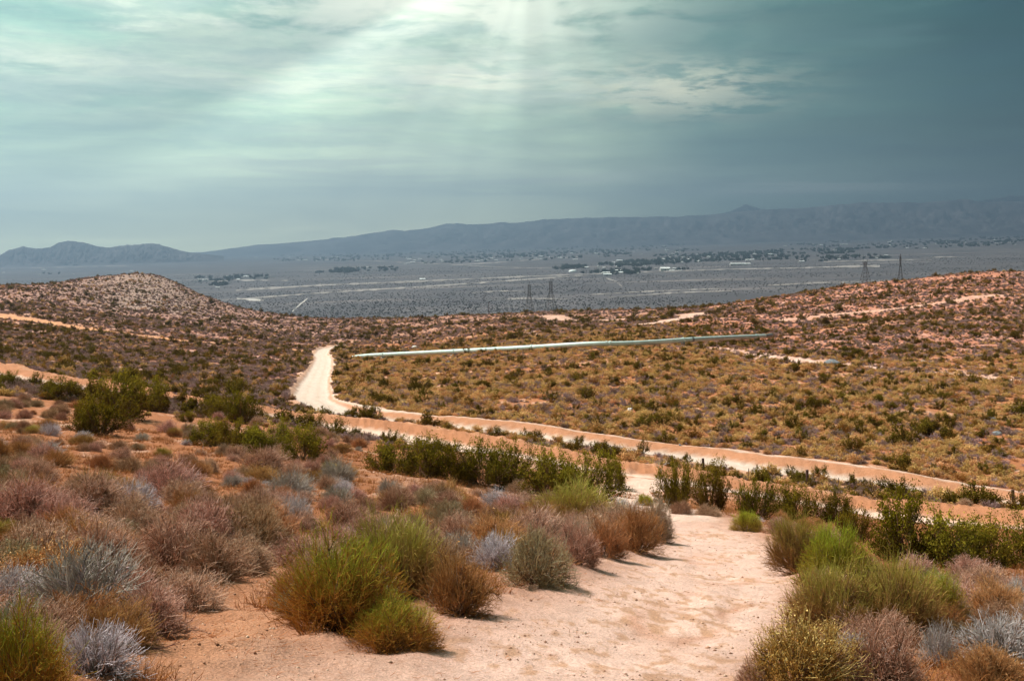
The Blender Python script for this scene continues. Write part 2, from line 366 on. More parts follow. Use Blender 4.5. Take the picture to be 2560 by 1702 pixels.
def mixc(a, b, k): return a + (np.asarray(b) - a) * np.asarray(k)[..., None]
def soil(x, y, z, f):
    r = np.hypot(x, y); d = np.maximum(y, 1); px = CX + F * x / d
    n1 = fbm(x / 1.7, y / 1.7, 101, 4); n2 = fbm(x / 14, y / 14, 111, 3); n3 = fbm(x / .35, y / .35, 121, 3)
    c = np.zeros(x.shape + (3,)) + (.36, .135, .056)
    c = mixc(c, (.47, .255, .165), sstep(n2 + .5 * n1, .1, .55) * .75)
    c = mixc(c, (.32, .105, .04), sstep(-n2 + .6 * n1, .12, .55) * .8)
    c = mixc(c, (.58, .37, .27), sstep(n1 + .5 * n3, .25, .7) * .6)
    # distant slopes: pinker to the right, grey-mauve to the left, orange on the flat
    kl = sstep(r, 110, 240) * sstep(px, 950, 650); c = mixc(c, (.32, .135, .088), kl * .8); c = mixc(c, (.50, .31, .25), kl * sstep(n1 + .5 * n2, .04, .34) * .85)
    kr = sstep(r, 240, 330) * sstep(px, 1450, 1900); c = mixc(c, (.40, .155, .10), kr * .8); c = mixc(c, (.52, .30, .235), kr * sstep(.7 * fbm(x / 30, y / 9, 119, 3) + .7 * n1, .12, .5) * .7)
    kf = sstep(r, 420, 700) * (1 - kr); c = mixc(c, (.28, .155, .125), kf * .6)
    hill = np.exp(-(((px - 370) / 190) ** 2)) * sstep(r, 700, 850); c = mixc(c, (.26, .19, .155), hill * .75)
    # washes and cuts
    for n, w, cc, k in (('w1', 12, (.55, .26, .13), 1.1), ('l4', 12, (.52, .31, .23), 1.0), ('l5', 10, (.54, .34, .26), 1.1), ('l7', 9, (.56, .32, .235), .9), ('l8', 6, (.45, .20, .10), .8), ('gu', 2.0, (.6, .48, .41), .7), ('w2', 9.0, (.58, .385, .31), 1.0)):
        c = mixc(c, cc, k * np.exp(-(f[n] / w) ** 2) * (.6 + .9 * np.clip(n1 + .4, 0, 1)))
    # near track and its sandy apron
    ap = sstep(f['apron'], -.6, .7); c = mixc(c, (.62, .305, .175), ap * .85)
    c = mixc(c, (.79, .52, .42), f['tr'] * .95); tq_ = f['track'] + .5 * n1
    for rt in (.75, 1.9, 2.6): c = mixc(c, (.55, .27, .17), f['tr'] * np.exp(-((tq_ - rt) / .13) ** 2) * np.clip(.3 + 1.2 * vnoise(x / .6, y / 1.6, 13), 0, .8)); c = mixc(c, (.52, .28, .165), f['tr'] * sstep(fbm(x / .13, y / .26, 103, 5) + .5 * n1, .12, .6) * .5)
    c = mixc(c, (.72, .49, .385), (1 - sstep(f['pt'], 1.3, 2.2)) * .95)
    # road 1
    s = f['s1']; bed = 1 - sstep(np.abs(s), 2.1, 2.9)
    c = mixc(c, (.45, .20, .105), sstep(s, 2.2, 2.9) * (1 - sstep(s, 4.3 - 1.6 * sstep(y, 122, 150), 5.2 - 2.1 * sstep(y, 122, 150))) * .95)
    c = mixc(c, (.35, .15, .08), np.exp(-((s - 4.3) / .35) ** 2) * sstep(n1, -.1, .4))
    kb = sstep(y, 122, 150); c = mixc(c, (.64, .46, .36), sstep(s, 4.4 - 1.8 * kb, 5.2 - 2.0 * kb) * (1 - sstep(s, 7.4 - 3.9 * kb, 9.0 - 4.6 * kb)) * .9)
    c = mixc(c, (.60, .36, .25), sstep(-s, 2.2, 2.9) * (1 - sstep(-s, 3.5, 5.0)) * .8)
    c = mixc(c, (.58, .455, .375), bed); c = mixc(c, (.52, .37, .28), bed * np.exp(-((np.abs(s) - .85) / .3) ** 2) * .5)
    bb = 1 - sstep(f['r1b'], 1.2, 2.2); c = mixc(c, (.62, .44, .33), bb * .9)
    # road 2
    s = f['s2']
    c = mixc(c, (.40, .165, .08), sstep(s, 1.6, 2.4) * (1 - sstep(s, 6.5, 8.2)) * .95)
    c = mixc(c, (.56, .30, .18), np.exp(-((s - 5.4) / .6) ** 2) * sstep(n1 + n3, -.1, .3) * .8)
    c = mixc(c, (.33, .135, .065), sstep(n1 + .4 * n3, .22, .5) * sstep(s, 1.9, 3.2) * (1 - sstep(s, 6.0, 7)) * .6)
    c = mixc(c, (.70, .49, .38), (1 - sstep(np.abs(s), 1.9, 2.4)) * .97)
    c = c * (1 + .16 * n3 + .12 * n1)[..., None]
    return np.clip(c, .01, .9)

def ground_material(name, fine=1.0, rough=.95):
    m = bpy.data.materials.new(name); m.use_nodes = True; g = G(m.node_tree); g.n.clear()
    out = g.node('ShaderNodeOutputMaterial'); b = g.node('ShaderNodeBsdfPrincipled'); g.l.new(b.outputs[0], out.inputs[0])
    geo = g.node('ShaderNodeNewGeometry'); P = geo.outputs['Position']
    _, c = g.attr('soil')
    n1 = g.noise(P, 24.0, 6, .7); n2 = g.noise(P, 150.0, 3, .6)
    n3 = g.noise(P, 55.0, 5, .75); k = g.m('ADD', g.m('MULTIPLY', g.step(n3, .36, .64), .50), g.m('MULTIPLY', n2, .45)); k = g.m('ADD', k, .55)
    c = g.mix(1.0, c, g.xyz(k, k, k), 'MULTIPLY')
    red = g.step(g.noise(P, 13.0, 9, .85), .51, .62); c = g.mix(g.m('MULTIPLY', red, .55), c, (.44, .18, .09))
    g.put(b.inputs['Base Color'], c); b.inputs['Roughness'].default_value = rough; b.inputs['Specular IOR Level'].default_value = .15
    bp0 = g.node('ShaderNodeBump'); bp0.inputs['Strength'].default_value = .7; bp0.inputs['Distance'].default_value = .22; g.put(bp0.inputs['Height'], g.noise(P, 2.2, 6, .68))
    bp = g.node('ShaderNodeBump'); bp.inputs['Strength'].default_value = .8; bp.inputs['Distance'].default_value = .03; g.l.new(bp0.outputs[0], bp.inputs['Normal'])
    g.put(bp.inputs['Height'], g.m('ADD', g.m('ADD', n1, n3), g.m('MULTIPLY', n2, .5))); g.l.new(bp.outputs[0], b.inputs['Normal'])
    return m
SOILM = ground_material('desert_soil')

def valley_material():
    m = bpy.data.materials.new('valley_scrub'); m.use_nodes = True; g = G(m.node_tree); g.n.clear()
    out = g.node('ShaderNodeOutputMaterial'); b = g.node('ShaderNodeBsdfPrincipled'); g.l.new(b.outputs[0], out.inputs[0])
    geo = g.node('ShaderNodeNewGeometry'); P = geo.outputs['Position']
    sp = g.node('ShaderNodeSeparateXYZ'); g.l.new(P, sp.inputs[0]); Q = g.xyz(g.m('MULTIPLY', sp.outputs[0], 1.0), g.m('MULTIPLY', sp.outputs[1], 1.0), 0.0)
    a = g.noise(Q, .0022, 5, .6, .6); s = g.noise(Q, .035, 2, .5); t = g.noise(Q, .0006, 4, .55, .8)
    # streaks of sheet-wash run along the valley
    St = g.xyz(g.m('MULTIPLY', sp.outputs[0], .00045), g.m('MULTIPLY', sp.outputs[1], .0032), 0.0); st = g.noise(St, 1.0, 6, .62, .4)
    c = g.mix(g.step(a, .35, .65), (.074, .067, .073), (.112, .099, .103))
    c = g.mix(g.m('MULTIPLY', g.step(st, .53, .70), .75), c, (.27, .225, .21))
    c = g.mix(g.m('MULTIPLY', g.step(t, .55, .70), .4), c, (.085, .078, .082))
    c = g.mix(g.m('MULTIPLY', g.step(s, .50, .58), .55), c, (.055, .055, .050))
    g.put(b.inputs['Base Color'], c); b.inputs['Roughness'].default_value = 1.0; b.inputs['Specular IOR Level'].default_value = .05
    return m
VALLEYM = valley_material()

# ------------------------------------------------------------------ ground mesh (polar grid round the camera's foot)
def lerp_grid():
    fine = np.radians(np.linspace(-28, 28, 780)); med = np.radians(np.linspace(28, 50, 30)[1:]); co = np.radians(np.linspace(50, 180, 30)[1:])
    th = np.concatenate([-co[::-1][1:], -med[::-1], fine, med, co])
    r = np.concatenate([[.4, .8, 1.4, 2.2, 3.0], np.exp(np.linspace(math.log(3.6), math.log(50), 250)), np.exp(np.linspace(math.log(50), math.log(330), 250))[1:], np.exp(np.linspace(math.log(330), math.log(1350), 170))[1:], np.exp(np.linspace(math.log(1350), math.log(60000), 75))[1:]])
    return th, r
TH, RR = lerp_grid(); nt, nr = len(TH), len(RR)
gx = (RR[:, None] * np.sin(TH)[None]).ravel(); gy = (RR[:, None] * np.cos(TH)[None]).ravel()
gz, gf = surface(gx, gy); gc = soil(gx, gy, gz, gf)
ii, jj = np.meshgrid(np.arange(nr - 1), np.arange(nt), indexing='ij'); jn = (jj + 1) % nt
Q = np.stack([ii * nt + jj, (ii + 1) * nt + jj, (ii + 1) * nt + jn, ii * nt + jn], -1).reshape(-1, 4)[:, ::-1]
GV = np.stack([gx, gy, gz], 1)
fr = RR[ii].ravel()
inside = lambda v: v[Q].mean(1)
m_track = (inside(gf['track']) > 0) & (fr < 55)
m_r1 = (np.abs(inside(gf['s1'])) < 2.6) | (inside(gf['r1b']) < 1.6)
m_r2 = (np.abs(inside(gf['s2'])) < 2.2) & ~m_r1
m_val = fr > 1500
rest = ~(m_track | m_r1 | m_r2 | m_val)
def sub_ground(name, mask, mat, label, cat, center=False):
    q = Q[mask]; u, inv = np.unique(q, return_inverse=True); V = GV[u]; me = mesh_np(name, V, inv.reshape(-1, 4), mat, {'soil': gc[u]}, True, 4)
    o = link(name, me); tag(o, label, cat, kind='structure'); return o
sub_ground('ground', rest, SOILM, 'orange desert ground covered in scrub, from the near slope to the crest above the valley', 'ground')
sub_ground('sandy_track', m_track, SOILM, 'wide pale sandy track curving away between bushes in the foreground', 'track')
sub_ground('dirt_road', m_r1, SOILM, 'whitish dirt road that runs along the fence and bends away past the pipeline', 'road')
sub_ground('graded_track', m_r2, SOILM, 'orange graded track with a rough soil bank crossing the middle of the view', 'track')
sub_ground('valley_floor', m_val, VALLEYM, 'flat grey blue valley floor stretching to the mountains', 'valley floor')

# ------------------------------------------------------------------ mountains
def simple_mat(name, col, rough=.9, var=.25, scale=.02, spec=.1, metal=0.0):
    m = bpy.data.materials.new(name); m.use_nodes = True; g = G(m.node_tree); g.n.clear()
    out = g.node('ShaderNodeOutputMaterial'); b = g.node('ShaderNodeBsdfPrincipled'); g.l.new(b.outputs[0], out.inputs[0])
    tc = g.node('ShaderNodeNewGeometry'); n = g.noise(tc.outputs['Position'], scale, 5, .6)
    k = g.step(n, .25, .75, 1 - var, 1 + var); g.put(b.inputs['Base Color'], g.mix(1.0, col, g.xyz(k, k, k), 'MULTIPLY'))
    b.inputs['Roughness'].default_value = rough; b.inputs['Specular IOR Level'].default_value = spec; b.inputs['Metallic'].default_value = metal
    return m
MTM = simple_mat('mountain_rock', (.080, .070, .072), 1.0, .6, .0022, .05)
def mountain(name, sil, dist, depth, foot, label, seed, relief=.28):
    px = np.linspace(sil[0][0], sil[-1][0], 420); top = np.interp(px, [s[0] for s in sil], [s[1] for s in sil])
    top = top + 1.3 * fbm(px / 22, px * 0 + seed, seed, 3)
    v = np.linspace(-1, 1, 120); PXm, VV = np.meshgrid(px, v, indexing='ij'); TT = np.repeat(top[:, None], 120, 1)
    d = dist + VV * depth; x = (PXm - CX) / F * dist * (1 + .0 * VV); x = (PXm - CX) / F * d
    h = (HY - TT) / F * dist; zb = PLAIN_Z + PLAIN_T * x - foot
    e = 1 - np.abs(VV) ** 1.15; rid = 1 - np.abs(fbm(x / (depth * .22), d / (depth * .5), seed + 5, 6, .6)) * 2
    rid2 = 1 - np.abs(fbm(x / (depth * .05), d / (depth * .11), seed + 9, 6, .62)) * 2
    e = np.clip(e, 0, 1); sh = e ** 1.25 * (1 - relief * 1.5 * (.75 * (1 - rid) + .8 * (1 - rid2)) * (4 * e * (1 - e)) ** .7)
    z = zb + np.maximum(h - zb, 5) * sh
    V = np.stack([x, d, z], -1).reshape(-1, 3); a, b = np.meshgrid(np.arange(419), np.arange(119), indexing='ij')
    q = np.stack([a * 120 + b, (a + 1) * 120 + b, (a + 1) * 120 + b + 1, a * 120 + b + 1], -1).reshape(-1, 4)
    o = link(name, mesh_np(name, V, q, MTM, None, False, 4)); tag(o, label, 'mountain', kind='structure')
mountain('mountains', [(-260,642),(-150,630),(0,637),(23,624),(57,614),(88,621),(122,618),(145,606),(172,601),(207,605),(245,616),(275,618),(318,611),(344,611),(367,607),(398,609),(432,621),(478,631),(560,640)], 17500, 1500, 20, 'isolated low rocky hills on the valley floor at the far left', 3, .4)
mountain('mountains', [(480,634),(640,612),(760,604),(800,599),(857,592),(896,588),(945,580),(984,573),(1014,576),(1068,570),(1114,559),(1144,556),(1163,560),(1221,559),(1255,554),(1275,557),(1336,552),(1355,548),(1412,546),(1489,542),(1604,542),(1698,540),(1775,536),(1867,526),(1985,519),(2004,519),(2150,505),(2234,504),(2310,505),(2368,500),(2418,497),(2452,503),(2560,503),(2800,496),(3100,500)], 26500, 2600, 30, 'long blue grey mountain range rising to the right behind the valley', 9, .22)
mountain('mountains', [(1740,545),(1825,528),(1850,515),(1867,509),(1885,516),(1905,521),(1960,527),(2050,540)], 30000, 800, 30, 'single faint peak showing behind the long range', 13)
mountain('mountains', [(2400,515),(2452,500),(2464,497),(2480,497),(2525,486),(2560,488),(2700,480),(2900,500)], 30000, 800, 30, 'higher ridge behind the long range at the far right', 15)

# ------------------------------------------------------------------ haze
hz = MB(); hz.box((0, 11500, 215), (52000, 41000, 2230)); HZ = bpy.data.materials.new('haze_air'); HZ.use_nodes = True
g = G(HZ.node_tree); g.n.clear(); out = g.node('ShaderNodeOutputMaterial'); pv = g.node('ShaderNodeVolumePrincipled')
pv.inputs['Color'].default_value = (.52, .69, 1.0, 1); pv.inputs['Density'].default_value = 6.8e-5; pv.inputs['Anisotropy'].default_value = .75
g.l.new(pv.outputs[0], out.inputs['Volume'])
hzo = hz.build('haze', HZ); tag(hzo, 'pale blue haze lying over the whole valley', 'haze', kind='stuff')


# ------------------------------------------------------------------ plant materials
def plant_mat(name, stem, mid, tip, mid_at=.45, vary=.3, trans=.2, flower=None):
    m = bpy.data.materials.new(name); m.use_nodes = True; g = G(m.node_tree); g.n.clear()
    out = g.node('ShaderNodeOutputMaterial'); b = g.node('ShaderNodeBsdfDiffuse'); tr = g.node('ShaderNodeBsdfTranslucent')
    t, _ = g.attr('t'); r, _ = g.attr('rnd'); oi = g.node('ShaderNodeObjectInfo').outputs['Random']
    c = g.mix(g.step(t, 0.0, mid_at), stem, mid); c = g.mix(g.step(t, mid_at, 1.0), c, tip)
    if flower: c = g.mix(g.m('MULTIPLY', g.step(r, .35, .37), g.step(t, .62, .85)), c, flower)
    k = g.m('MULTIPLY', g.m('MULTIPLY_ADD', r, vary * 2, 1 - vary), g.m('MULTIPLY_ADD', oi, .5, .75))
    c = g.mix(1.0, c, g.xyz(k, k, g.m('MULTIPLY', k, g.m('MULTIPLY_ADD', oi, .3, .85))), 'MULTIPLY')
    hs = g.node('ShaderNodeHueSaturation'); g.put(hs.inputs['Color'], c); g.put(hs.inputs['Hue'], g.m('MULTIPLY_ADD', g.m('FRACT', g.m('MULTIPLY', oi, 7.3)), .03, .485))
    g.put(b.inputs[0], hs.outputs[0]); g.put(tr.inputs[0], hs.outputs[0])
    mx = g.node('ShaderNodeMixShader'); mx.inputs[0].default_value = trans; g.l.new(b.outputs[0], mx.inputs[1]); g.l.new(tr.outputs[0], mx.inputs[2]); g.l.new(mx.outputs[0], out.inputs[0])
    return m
M_FIR = plant_mat('joint_fir_twigs', (.26, .14, .06), (.56, .27, .055), (.36, .44, .05), .5)
M_LIME = plant_mat('lime_twigs', (.28, .15, .05), (.46, .31, .05), (.50, .55, .06), .45)
M_GRASSY = plant_mat('grassy_twigs', (.28, .15, .08), (.48, .255, .10), (.48, .42, .085), .5)
M_DRY = plant_mat('dry_twigs', (.19, .095, .06), (.42, .20, .11), (.62, .40, .285), .5, .45, .15)
M_RUST = plant_mat('rust_twigs', (.18, .08, .035), (.44, .19, .06), (.56, .31, .13), .5, .35, .15)
M_FLOWER = plant_mat('flower_twigs', (.18, .08, .03), (.44, .18, .05), (.54, .30, .10), .5, .3, .15, (.86, .57, .26))
M_DEAD = plant_mat('dead_twigs', (.16, .12, .11), (.33, .265, .245), (.58, .51, .475), .4, .35, .05)
M_GREY = plant_mat('grey_green_twigs', (.22, .11, .05), (.42, .24, .12), (.42, .37, .25), .5)
M_WOOD = plant_mat('shrub_wood', (.12, .075, .05), (.20, .12, .075), (.28, .17, .10), .5, .3, 0.0)
M_CREO = plant_mat('creosote_leaves', (.12, .065, .016), (.13, .094, .011), (.22, .168, .016), .5, .5, .3)
M_CREOFAR = plant_mat('far_creosote_leaves', (.10, .05, .014), (.105, .066, .010), (.155, .105, .013), .5, .5, .25)
M_SAGE = plant_mat('sage_leaves', (.32, .15, .065), (.55, .30, .11), (.72, .455, .19), .45, .38, .25)
M_MAUVE = plant_mat('mauve_twigs', (.16, .09, .07), (.30, .185, .155), (.45, .31, .285), .45, .3, .15)
M_OLIVE = plant_mat('olive_leaves', (.15, .07, .022), (.24, .115, .022), (.34, .17, .035), .45, .4, .25)

# ------------------------------------------------------------------ plant geometry (unit shrub: radius 1, height 1)
def bez(p0, p1, p2, t):
    t = np.asarray(t)[..., None]
    return (1 - t) ** 2 * p0[:, None] + 2 * t * (1 - t) * p1[:, None] + t * t * p2[:, None]
def prisms(P, Rr, t0, t1, rnd):
    """P n x k x 3 polylines -> triangular prisms"""
    n, k, _ = P.shape
    T = np.gradient(P, axis=1); T /= np.linalg.norm(T, axis=2, keepdims=True) + 1e-9
    ref = np.where(np.abs(T[..., 2:3]) > .9, np.array([1., 0, 0]), np.array([0, 0, 1.])); U = np.cross(T, ref); U /= np.linalg.norm(U, axis=2, keepdims=True) + 1e-9; Vv = np.cross(T, U)
    a = np.arange(3) * 2 * PI / 3
    V = P[:, :, None] + Rr[:, :, None, None] * (U[:, :, None] * np.cos(a)[None, None, :, None] + Vv[:, :, None] * np.sin(a)[None, None, :, None])
    idx = np.arange(n * k * 3).reshape(n, k, 3); A_ = idx[:, :-1]; B_ = idx[:, 1:]
    f = []
    for j in range(3):
        j2 = (j + 1) % 3
        f.append(np.stack([A_[..., j], A_[..., j2], B_[..., j2]], -1)); f.append(np.stack([A_[..., j], B_[..., j2], B_[..., j]], -1))
    Fc = np.concatenate([q.reshape(-1, 3) for q in f])
    tt = t0[:, None] + (t1 - t0)[:, None] * np.linspace(0, 1, k)[None]
    return V.reshape(-1, 3), Fc, np.repeat(tt.ravel(), 3), np.repeat(rnd, k * 3)
def leaves(P, size, t, rnd, R):
    n = len(P); a = R.normal(size=(n, 3)); a /= np.linalg.norm(a, axis=1)[:, None]; b = np.cross(a, R.normal(size=(n, 3))); b /= np.linalg.norm(b, axis=1)[:, None] + 1e-9
    s = (size * R.uniform(.6, 1.4, n))[:, None]
    V = np.stack([P - a * s, P + b * s * .5, P + a * s, P - b * s * .5], 1).reshape(-1, 3); i = np.arange(n)[:, None] * 4
    Fc = np.concatenate([i + [[0, 1, 2]], i + [[0, 2, 3]]]); return V, Fc, np.repeat(t, 4), np.repeat(rnd, 4)
def join(parts):
    V, Fc, t, r = [], [], [], []; b = 0
    for p in parts:
        V.append(p[0]); Fc.append(p[1] + b); t.append(p[2]); r.append(p[3]); b += len(p[0])
    return np.concatenate(V), np.concatenate(Fc), np.concatenate(t), np.concatenate(r)
def unit(v): return v / (np.linalg.norm(v, axis=-1, keepdims=True) + 1e-9)
def shrub(seed, n0, n1, n2, el=(12, 88), up=.35, spread=.6, l0=(.5, .75), l1=(.3, .5), l2=(.14, .3), r=(.016, .008, .0042), lf=0, lfs=.03, k2=3, lump=.25, base=.13, lfk=1.0):
    """returns (stems, foliage): stems are the woody limbs, foliage the fine twigs and leaves"""
    R = np.random.default_rng(seed)
    az_ = R.uniform(0, 2 * PI, n0); s = R.uniform(math.sin(math.radians(el[0])), math.sin(math.radians(el[1])), n0) ** .85; e = np.arcsin(s)
    dr = np.stack([np.cos(az_) * np.cos(e), np.sin(az_) * np.cos(e), np.sin(e)], 1)
    env = 1 + lump * np.sin(az_ * R.integers(2, 4) + R.uniform(0, 6)) * np.cos(e) + R.normal(0, .08, n0)
    p0 = np.stack([R.normal(0, base * .5, n0), R.normal(0, base * .5, n0), np.zeros(n0) - .03], 1)
    L = R.uniform(*l0, n0) * env; p2 = p0 + dr * L[:, None]; p1 = p0 + unit(dr + [0, 0, -.15 + up * .5]) * L[:, None] * .5 + R.normal(0, .04, (n0, 3))
    k = 5; P = bez(p0, p1, p2, np.linspace(0, 1, k)[None].repeat(n0, 0)); rn = R.uniform(0, 1, n0)
    rad = np.linspace(1, .5, k)[None] * r[0] * R.uniform(.7, 1.5, n0)[:, None]
    stems = [prisms(P, rad, np.zeros(n0), np.full(n0, .5), rn)]
    def child(p0, p1, p2, dr, m, smin, sp, ln, upb, rr, t0, t1, kk, env):
        n = len(p0) * m; ix = np.repeat(np.arange(len(p0)), m); s = R.uniform(smin, 1, n)
        q0 = bez(p0[ix], p1[ix], p2[ix], s[:, None])[:, 0]; out = unit(q0 * [1, 1, .7] + [0, 0, .02])
        d = unit(dr[ix] + R.normal(0, sp, (n, 3)) + out * .35 + [0, 0, upb]); le = R.uniform(*ln, n) * env[ix]
        q2 = q0 + d * le[:, None]; q2[:, 2] = np.maximum(q2[:, 2], .015 + R.uniform(0, .04, n)); q1 = q0 + d * le[:, None] * .5 + R.normal(0, .10, (n, 3)) * le[:, None]
        Pp = bez(q0, q1, q2, np.linspace(0, 1, kk)[None].repeat(n, 0)); rn = np.clip(R.uniform(0, 1, n), 0, 1)
        ra = np.linspace(1, .45, kk)[None] * rr * R.uniform(.7, 1.3, n)[:, None]
        return q0, q1, q2, d, env[ix], prisms(Pp, ra, np.full(n, t0), np.full(n, t1), rn)
    a0, a1, a2, ad, ae, pa = child(p0, p1, p2, dr, n1, .3, spread, l1, up, r[1], .3, .7, 3, env)
    stems.append(pa); fol = []
    tips = a2
    if n2:
        b0, b1, b2, bd, be, pb = child(a0, a1, a2, ad, n2, .2, spread, l2, up, r[2], .5, 1.0, k2, ae)
        fol.append(pb); tips = b2
    if lf:
        ix = R.integers(0, len(tips), int(lf)); q = tips[ix] + R.normal(0, .045 * lfk, (int(lf), 3)); q[:, 2] = np.maximum(q[:, 2], .02)
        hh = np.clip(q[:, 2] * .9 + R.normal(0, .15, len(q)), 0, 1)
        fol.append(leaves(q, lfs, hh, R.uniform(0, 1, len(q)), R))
    return stems, fol
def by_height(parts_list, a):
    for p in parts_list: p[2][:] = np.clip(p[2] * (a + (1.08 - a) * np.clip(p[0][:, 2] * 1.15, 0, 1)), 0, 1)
def norm(parts_list):
    """scale so that the shrub is one unit in radius and height"""
    A_ = np.concatenate([p[0] for p in parts_list]); rx = np.percentile(np.hypot(A_[:, 0], A_[:, 1]), 96); h = np.percentile(A_[:, 2], 97.5)
    for p in parts_list: p[0][:, :2] /= rx; p[0][:, 2] /= h
def dome(parts, seed, n3, ln, comp, rr, lump=.12, t0=.55):
    """pull stray tips in to a rounded outline and cover it with short twiglets"""
    R = np.random.default_rng(seed); ph = R.uniform(0, 6, 4)
    def rim(d): a = np.arctan2(d[:, 1], d[:, 0]); return 1 + lump * (np.sin(2 * a + ph[0]) * .5 + np.sin(3 * a + ph[1]) * .5 + .6 * np.sin(5 * a + 4 * d[:, 2] + ph[2]))
    for p in parts:
        rho = np.linalg.norm(p[0], axis=1) + 1e-6; d = p[0] / rho[:, None]; m = rim(d); lim = .84 * m; q = np.where(rho > lim, lim + (rho - lim) * comp, rho); p[0][:] = d * q[:, None]
    if n3:
        a = R.uniform(0, 2 * PI, n3); sz = R.uniform(.0, 1, n3) ** .9; cz = np.sqrt(1 - sz * sz); d = np.stack([np.cos(a) * cz, np.sin(a) * cz, sz], 1)
        q0 = d * (R.uniform(.45, 1, n3) ** .6 * .92 * rim(d))[:, None]; dd = unit(d * .8 + R.normal(0, .55, (n3, 3)) + [0, 0, .25]); le = R.uniform(*ln, n3)
        q2 = q0 + dd * le[:, None]; q2[:, 2] = np.maximum(q2[:, 2], .02); q1 = (q0 + q2) / 2 + R.normal(0, .15, (n3, 3)) * le[:, None]
        parts.append(prisms(np.stack([q0, q1, q2], 1), R.uniform(.7, 1.3, n3)[:, None] * rr * np.array([[1, .8, .4]]), np.full(n3, t0), np.ones(n3), R.uniform(0, 1, n3)))
        n4 = 46; a = R.uniform(0, 2 * PI, n4); sz = R.uniform(.05, .98, n4); cz = np.sqrt(1 - sz * sz); d = np.stack([np.cos(a) * cz, np.sin(a) * cz, sz], 1)      # bare twigs that stray past the outline
        q0 = d * R.uniform(.3, .6, n4)[:, None]; q2 = unit(d + R.normal(0, .18, (n4, 3))) * (R.uniform(.98, 1.24, n4))[:, None]; q2[:, 2] = np.maximum(q2[:, 2], .03); q1 = (q0 + q2) / 2 + R.normal(0, .05, (n4, 3))
        parts.append(prisms(np.stack([q0, q1, q2], 1), R.uniform(.8, 1.5, n4)[:, None] * rr * 1.5 * np.array([[1, .8, .4]]), np.full(n4, .6), np.ones(n4), R.uniform(.5, 1, n4)))
def as_mesh(name, parts, mat):
    V, Fc, t, r = join(parts); return mesh_np(name, V, Fc, mat, {'t': t, 'rnd': r})
SPEC = {   # kind: (foliage material, number of variants, generator arguments)
 'fir':    (M_FIR, 2, dict(n0=80, n1=8, n2=10, el=(0, 88), up=.16, spread=.55, l2=(.15, .30), r=(.013, .006, .0033))),
 'lime':   (M_LIME, 2, dict(n0=60, n1=7, n2=8, el=(2, 88), up=.28, spread=.48, l2=(.16, .34), r=(.011, .006, .004))),
 'grassy': (M_GRASSY, 2, dict(n0=80, n1=7, n2=8, el=(0, 88), up=.28, spread=.45, l2=(.18, .38), r=(.010, .006, .0036))),
 'dry':    (M_DRY, 4, dict(n0=40, n1=8, n2=9, el=(0, 88), up=.12, spread=.85, l0=(.5, .72), l1=(.28, .45), l2=(.12, .26), r=(.014, .007, .0042))),
 'rust':   (M_RUST, 2, dict(n0=44, n1=8, n2=8, el=(3, 88), up=.35, spread=.6, l2=(.13, .28), r=(.013, .007, .0042))),
 'flower': (M_FLOWER, 2, dict(n0=46, n1=7, n2=7, el=(8, 88), up=.5, spread=.45, l2=(.14, .28), r=(.012, .007, .004), lf=6000, lfs=.017, lfk=.5)),
 'dead':   (M_DEAD, 3, dict(n0=44, n1=7, n2=5, el=(4, 86), up=.22, spread=.55, l0=(.5, .85), l2=(.14, .34), r=(.016, .009, .0055))),
 'grey':   (M_GREY, 2, dict(n0=44, n1=8, n2=8, el=(0, 88), up=.2, spread=.65, l2=(.12, .26), r=(.013, .007, .0042), lf=1200, lfs=.018)),
 'creo':   (M_CREO, 4, dict(n0=28, n1=7, n2=5, el=(7, 86), up=.40, spread=.50, l0=(.5, .9), l1=(.3, .55), l2=(.14, .3), r=(.014, .008, .005), lf=7500, lfs=.030, lump=.35)),
}
DOME = {'fir': (2600, (.07, .22), .6, .0034, .2), 'lime': (1800, (.08, .2), .5, .0042, .12), 'grassy': (1800, (.08, .22), .7, .0036, .22), 'dry': (1700, (.06, .20), .58, .0046, .24),
        'rust': (1500, (.06, .2), .6, .0044, .24), 'flower': (1500, (.06, .18), .6, .0042, .22), 'dead': (500, (.08, .2), .6, .0055, .15), 'grey': (1800, (.05, .14), .42, .0042, .2), 'creo': (0, (0, 0), .8, .005, .25)}
HI = {}
for sd, (k, (mat, nv, kw)) in enumerate(SPEC.items()):
    HI[k] = []
    for v in range(nv):
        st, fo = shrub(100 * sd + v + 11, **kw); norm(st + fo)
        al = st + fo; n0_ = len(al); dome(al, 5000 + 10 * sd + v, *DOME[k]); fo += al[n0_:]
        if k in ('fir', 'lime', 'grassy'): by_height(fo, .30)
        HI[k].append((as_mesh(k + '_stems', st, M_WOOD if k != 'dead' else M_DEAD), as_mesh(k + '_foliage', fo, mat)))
SPEC2 = {  # one-mesh shrubs for the middle distance and beyond
 'sage':  (M_SAGE, 4, dict(n0=16, n1=6, n2=2, el=(0, 88), up=.2, spread=.6, r=(.03, .02, .02), k2=2, lf=900, lfs=.06, lfk=1.6)),
 'mauve': (M_MAUVE, 4, dict(n0=20, n1=6, n2=3, el=(0, 88), up=.15, spread=.75, r=(.03, .022, .018), k2=2, lf=300, lfs=.05, lfk=1.4)),
 'creo':  (M_CREOFAR, 4, dict(n0=12, n1=6, n2=3, el=(12, 86), up=.40, spread=.5, l0=(.5, .9), l1=(.3, .55), r=(.025, .016, .012), k2=2, lf=1300, lfs=.052, lump=.35, lfk=1.6)),
 'olive': (M_OLIVE, 3, dict(n0=12, n1=6, n2=2, el=(2, 86), up=.3, spread=.6, r=(.025, .016, .014), k2=2, lf=900, lfs=.052, lump=.3, lfk=1.5)),
}
MID = {}
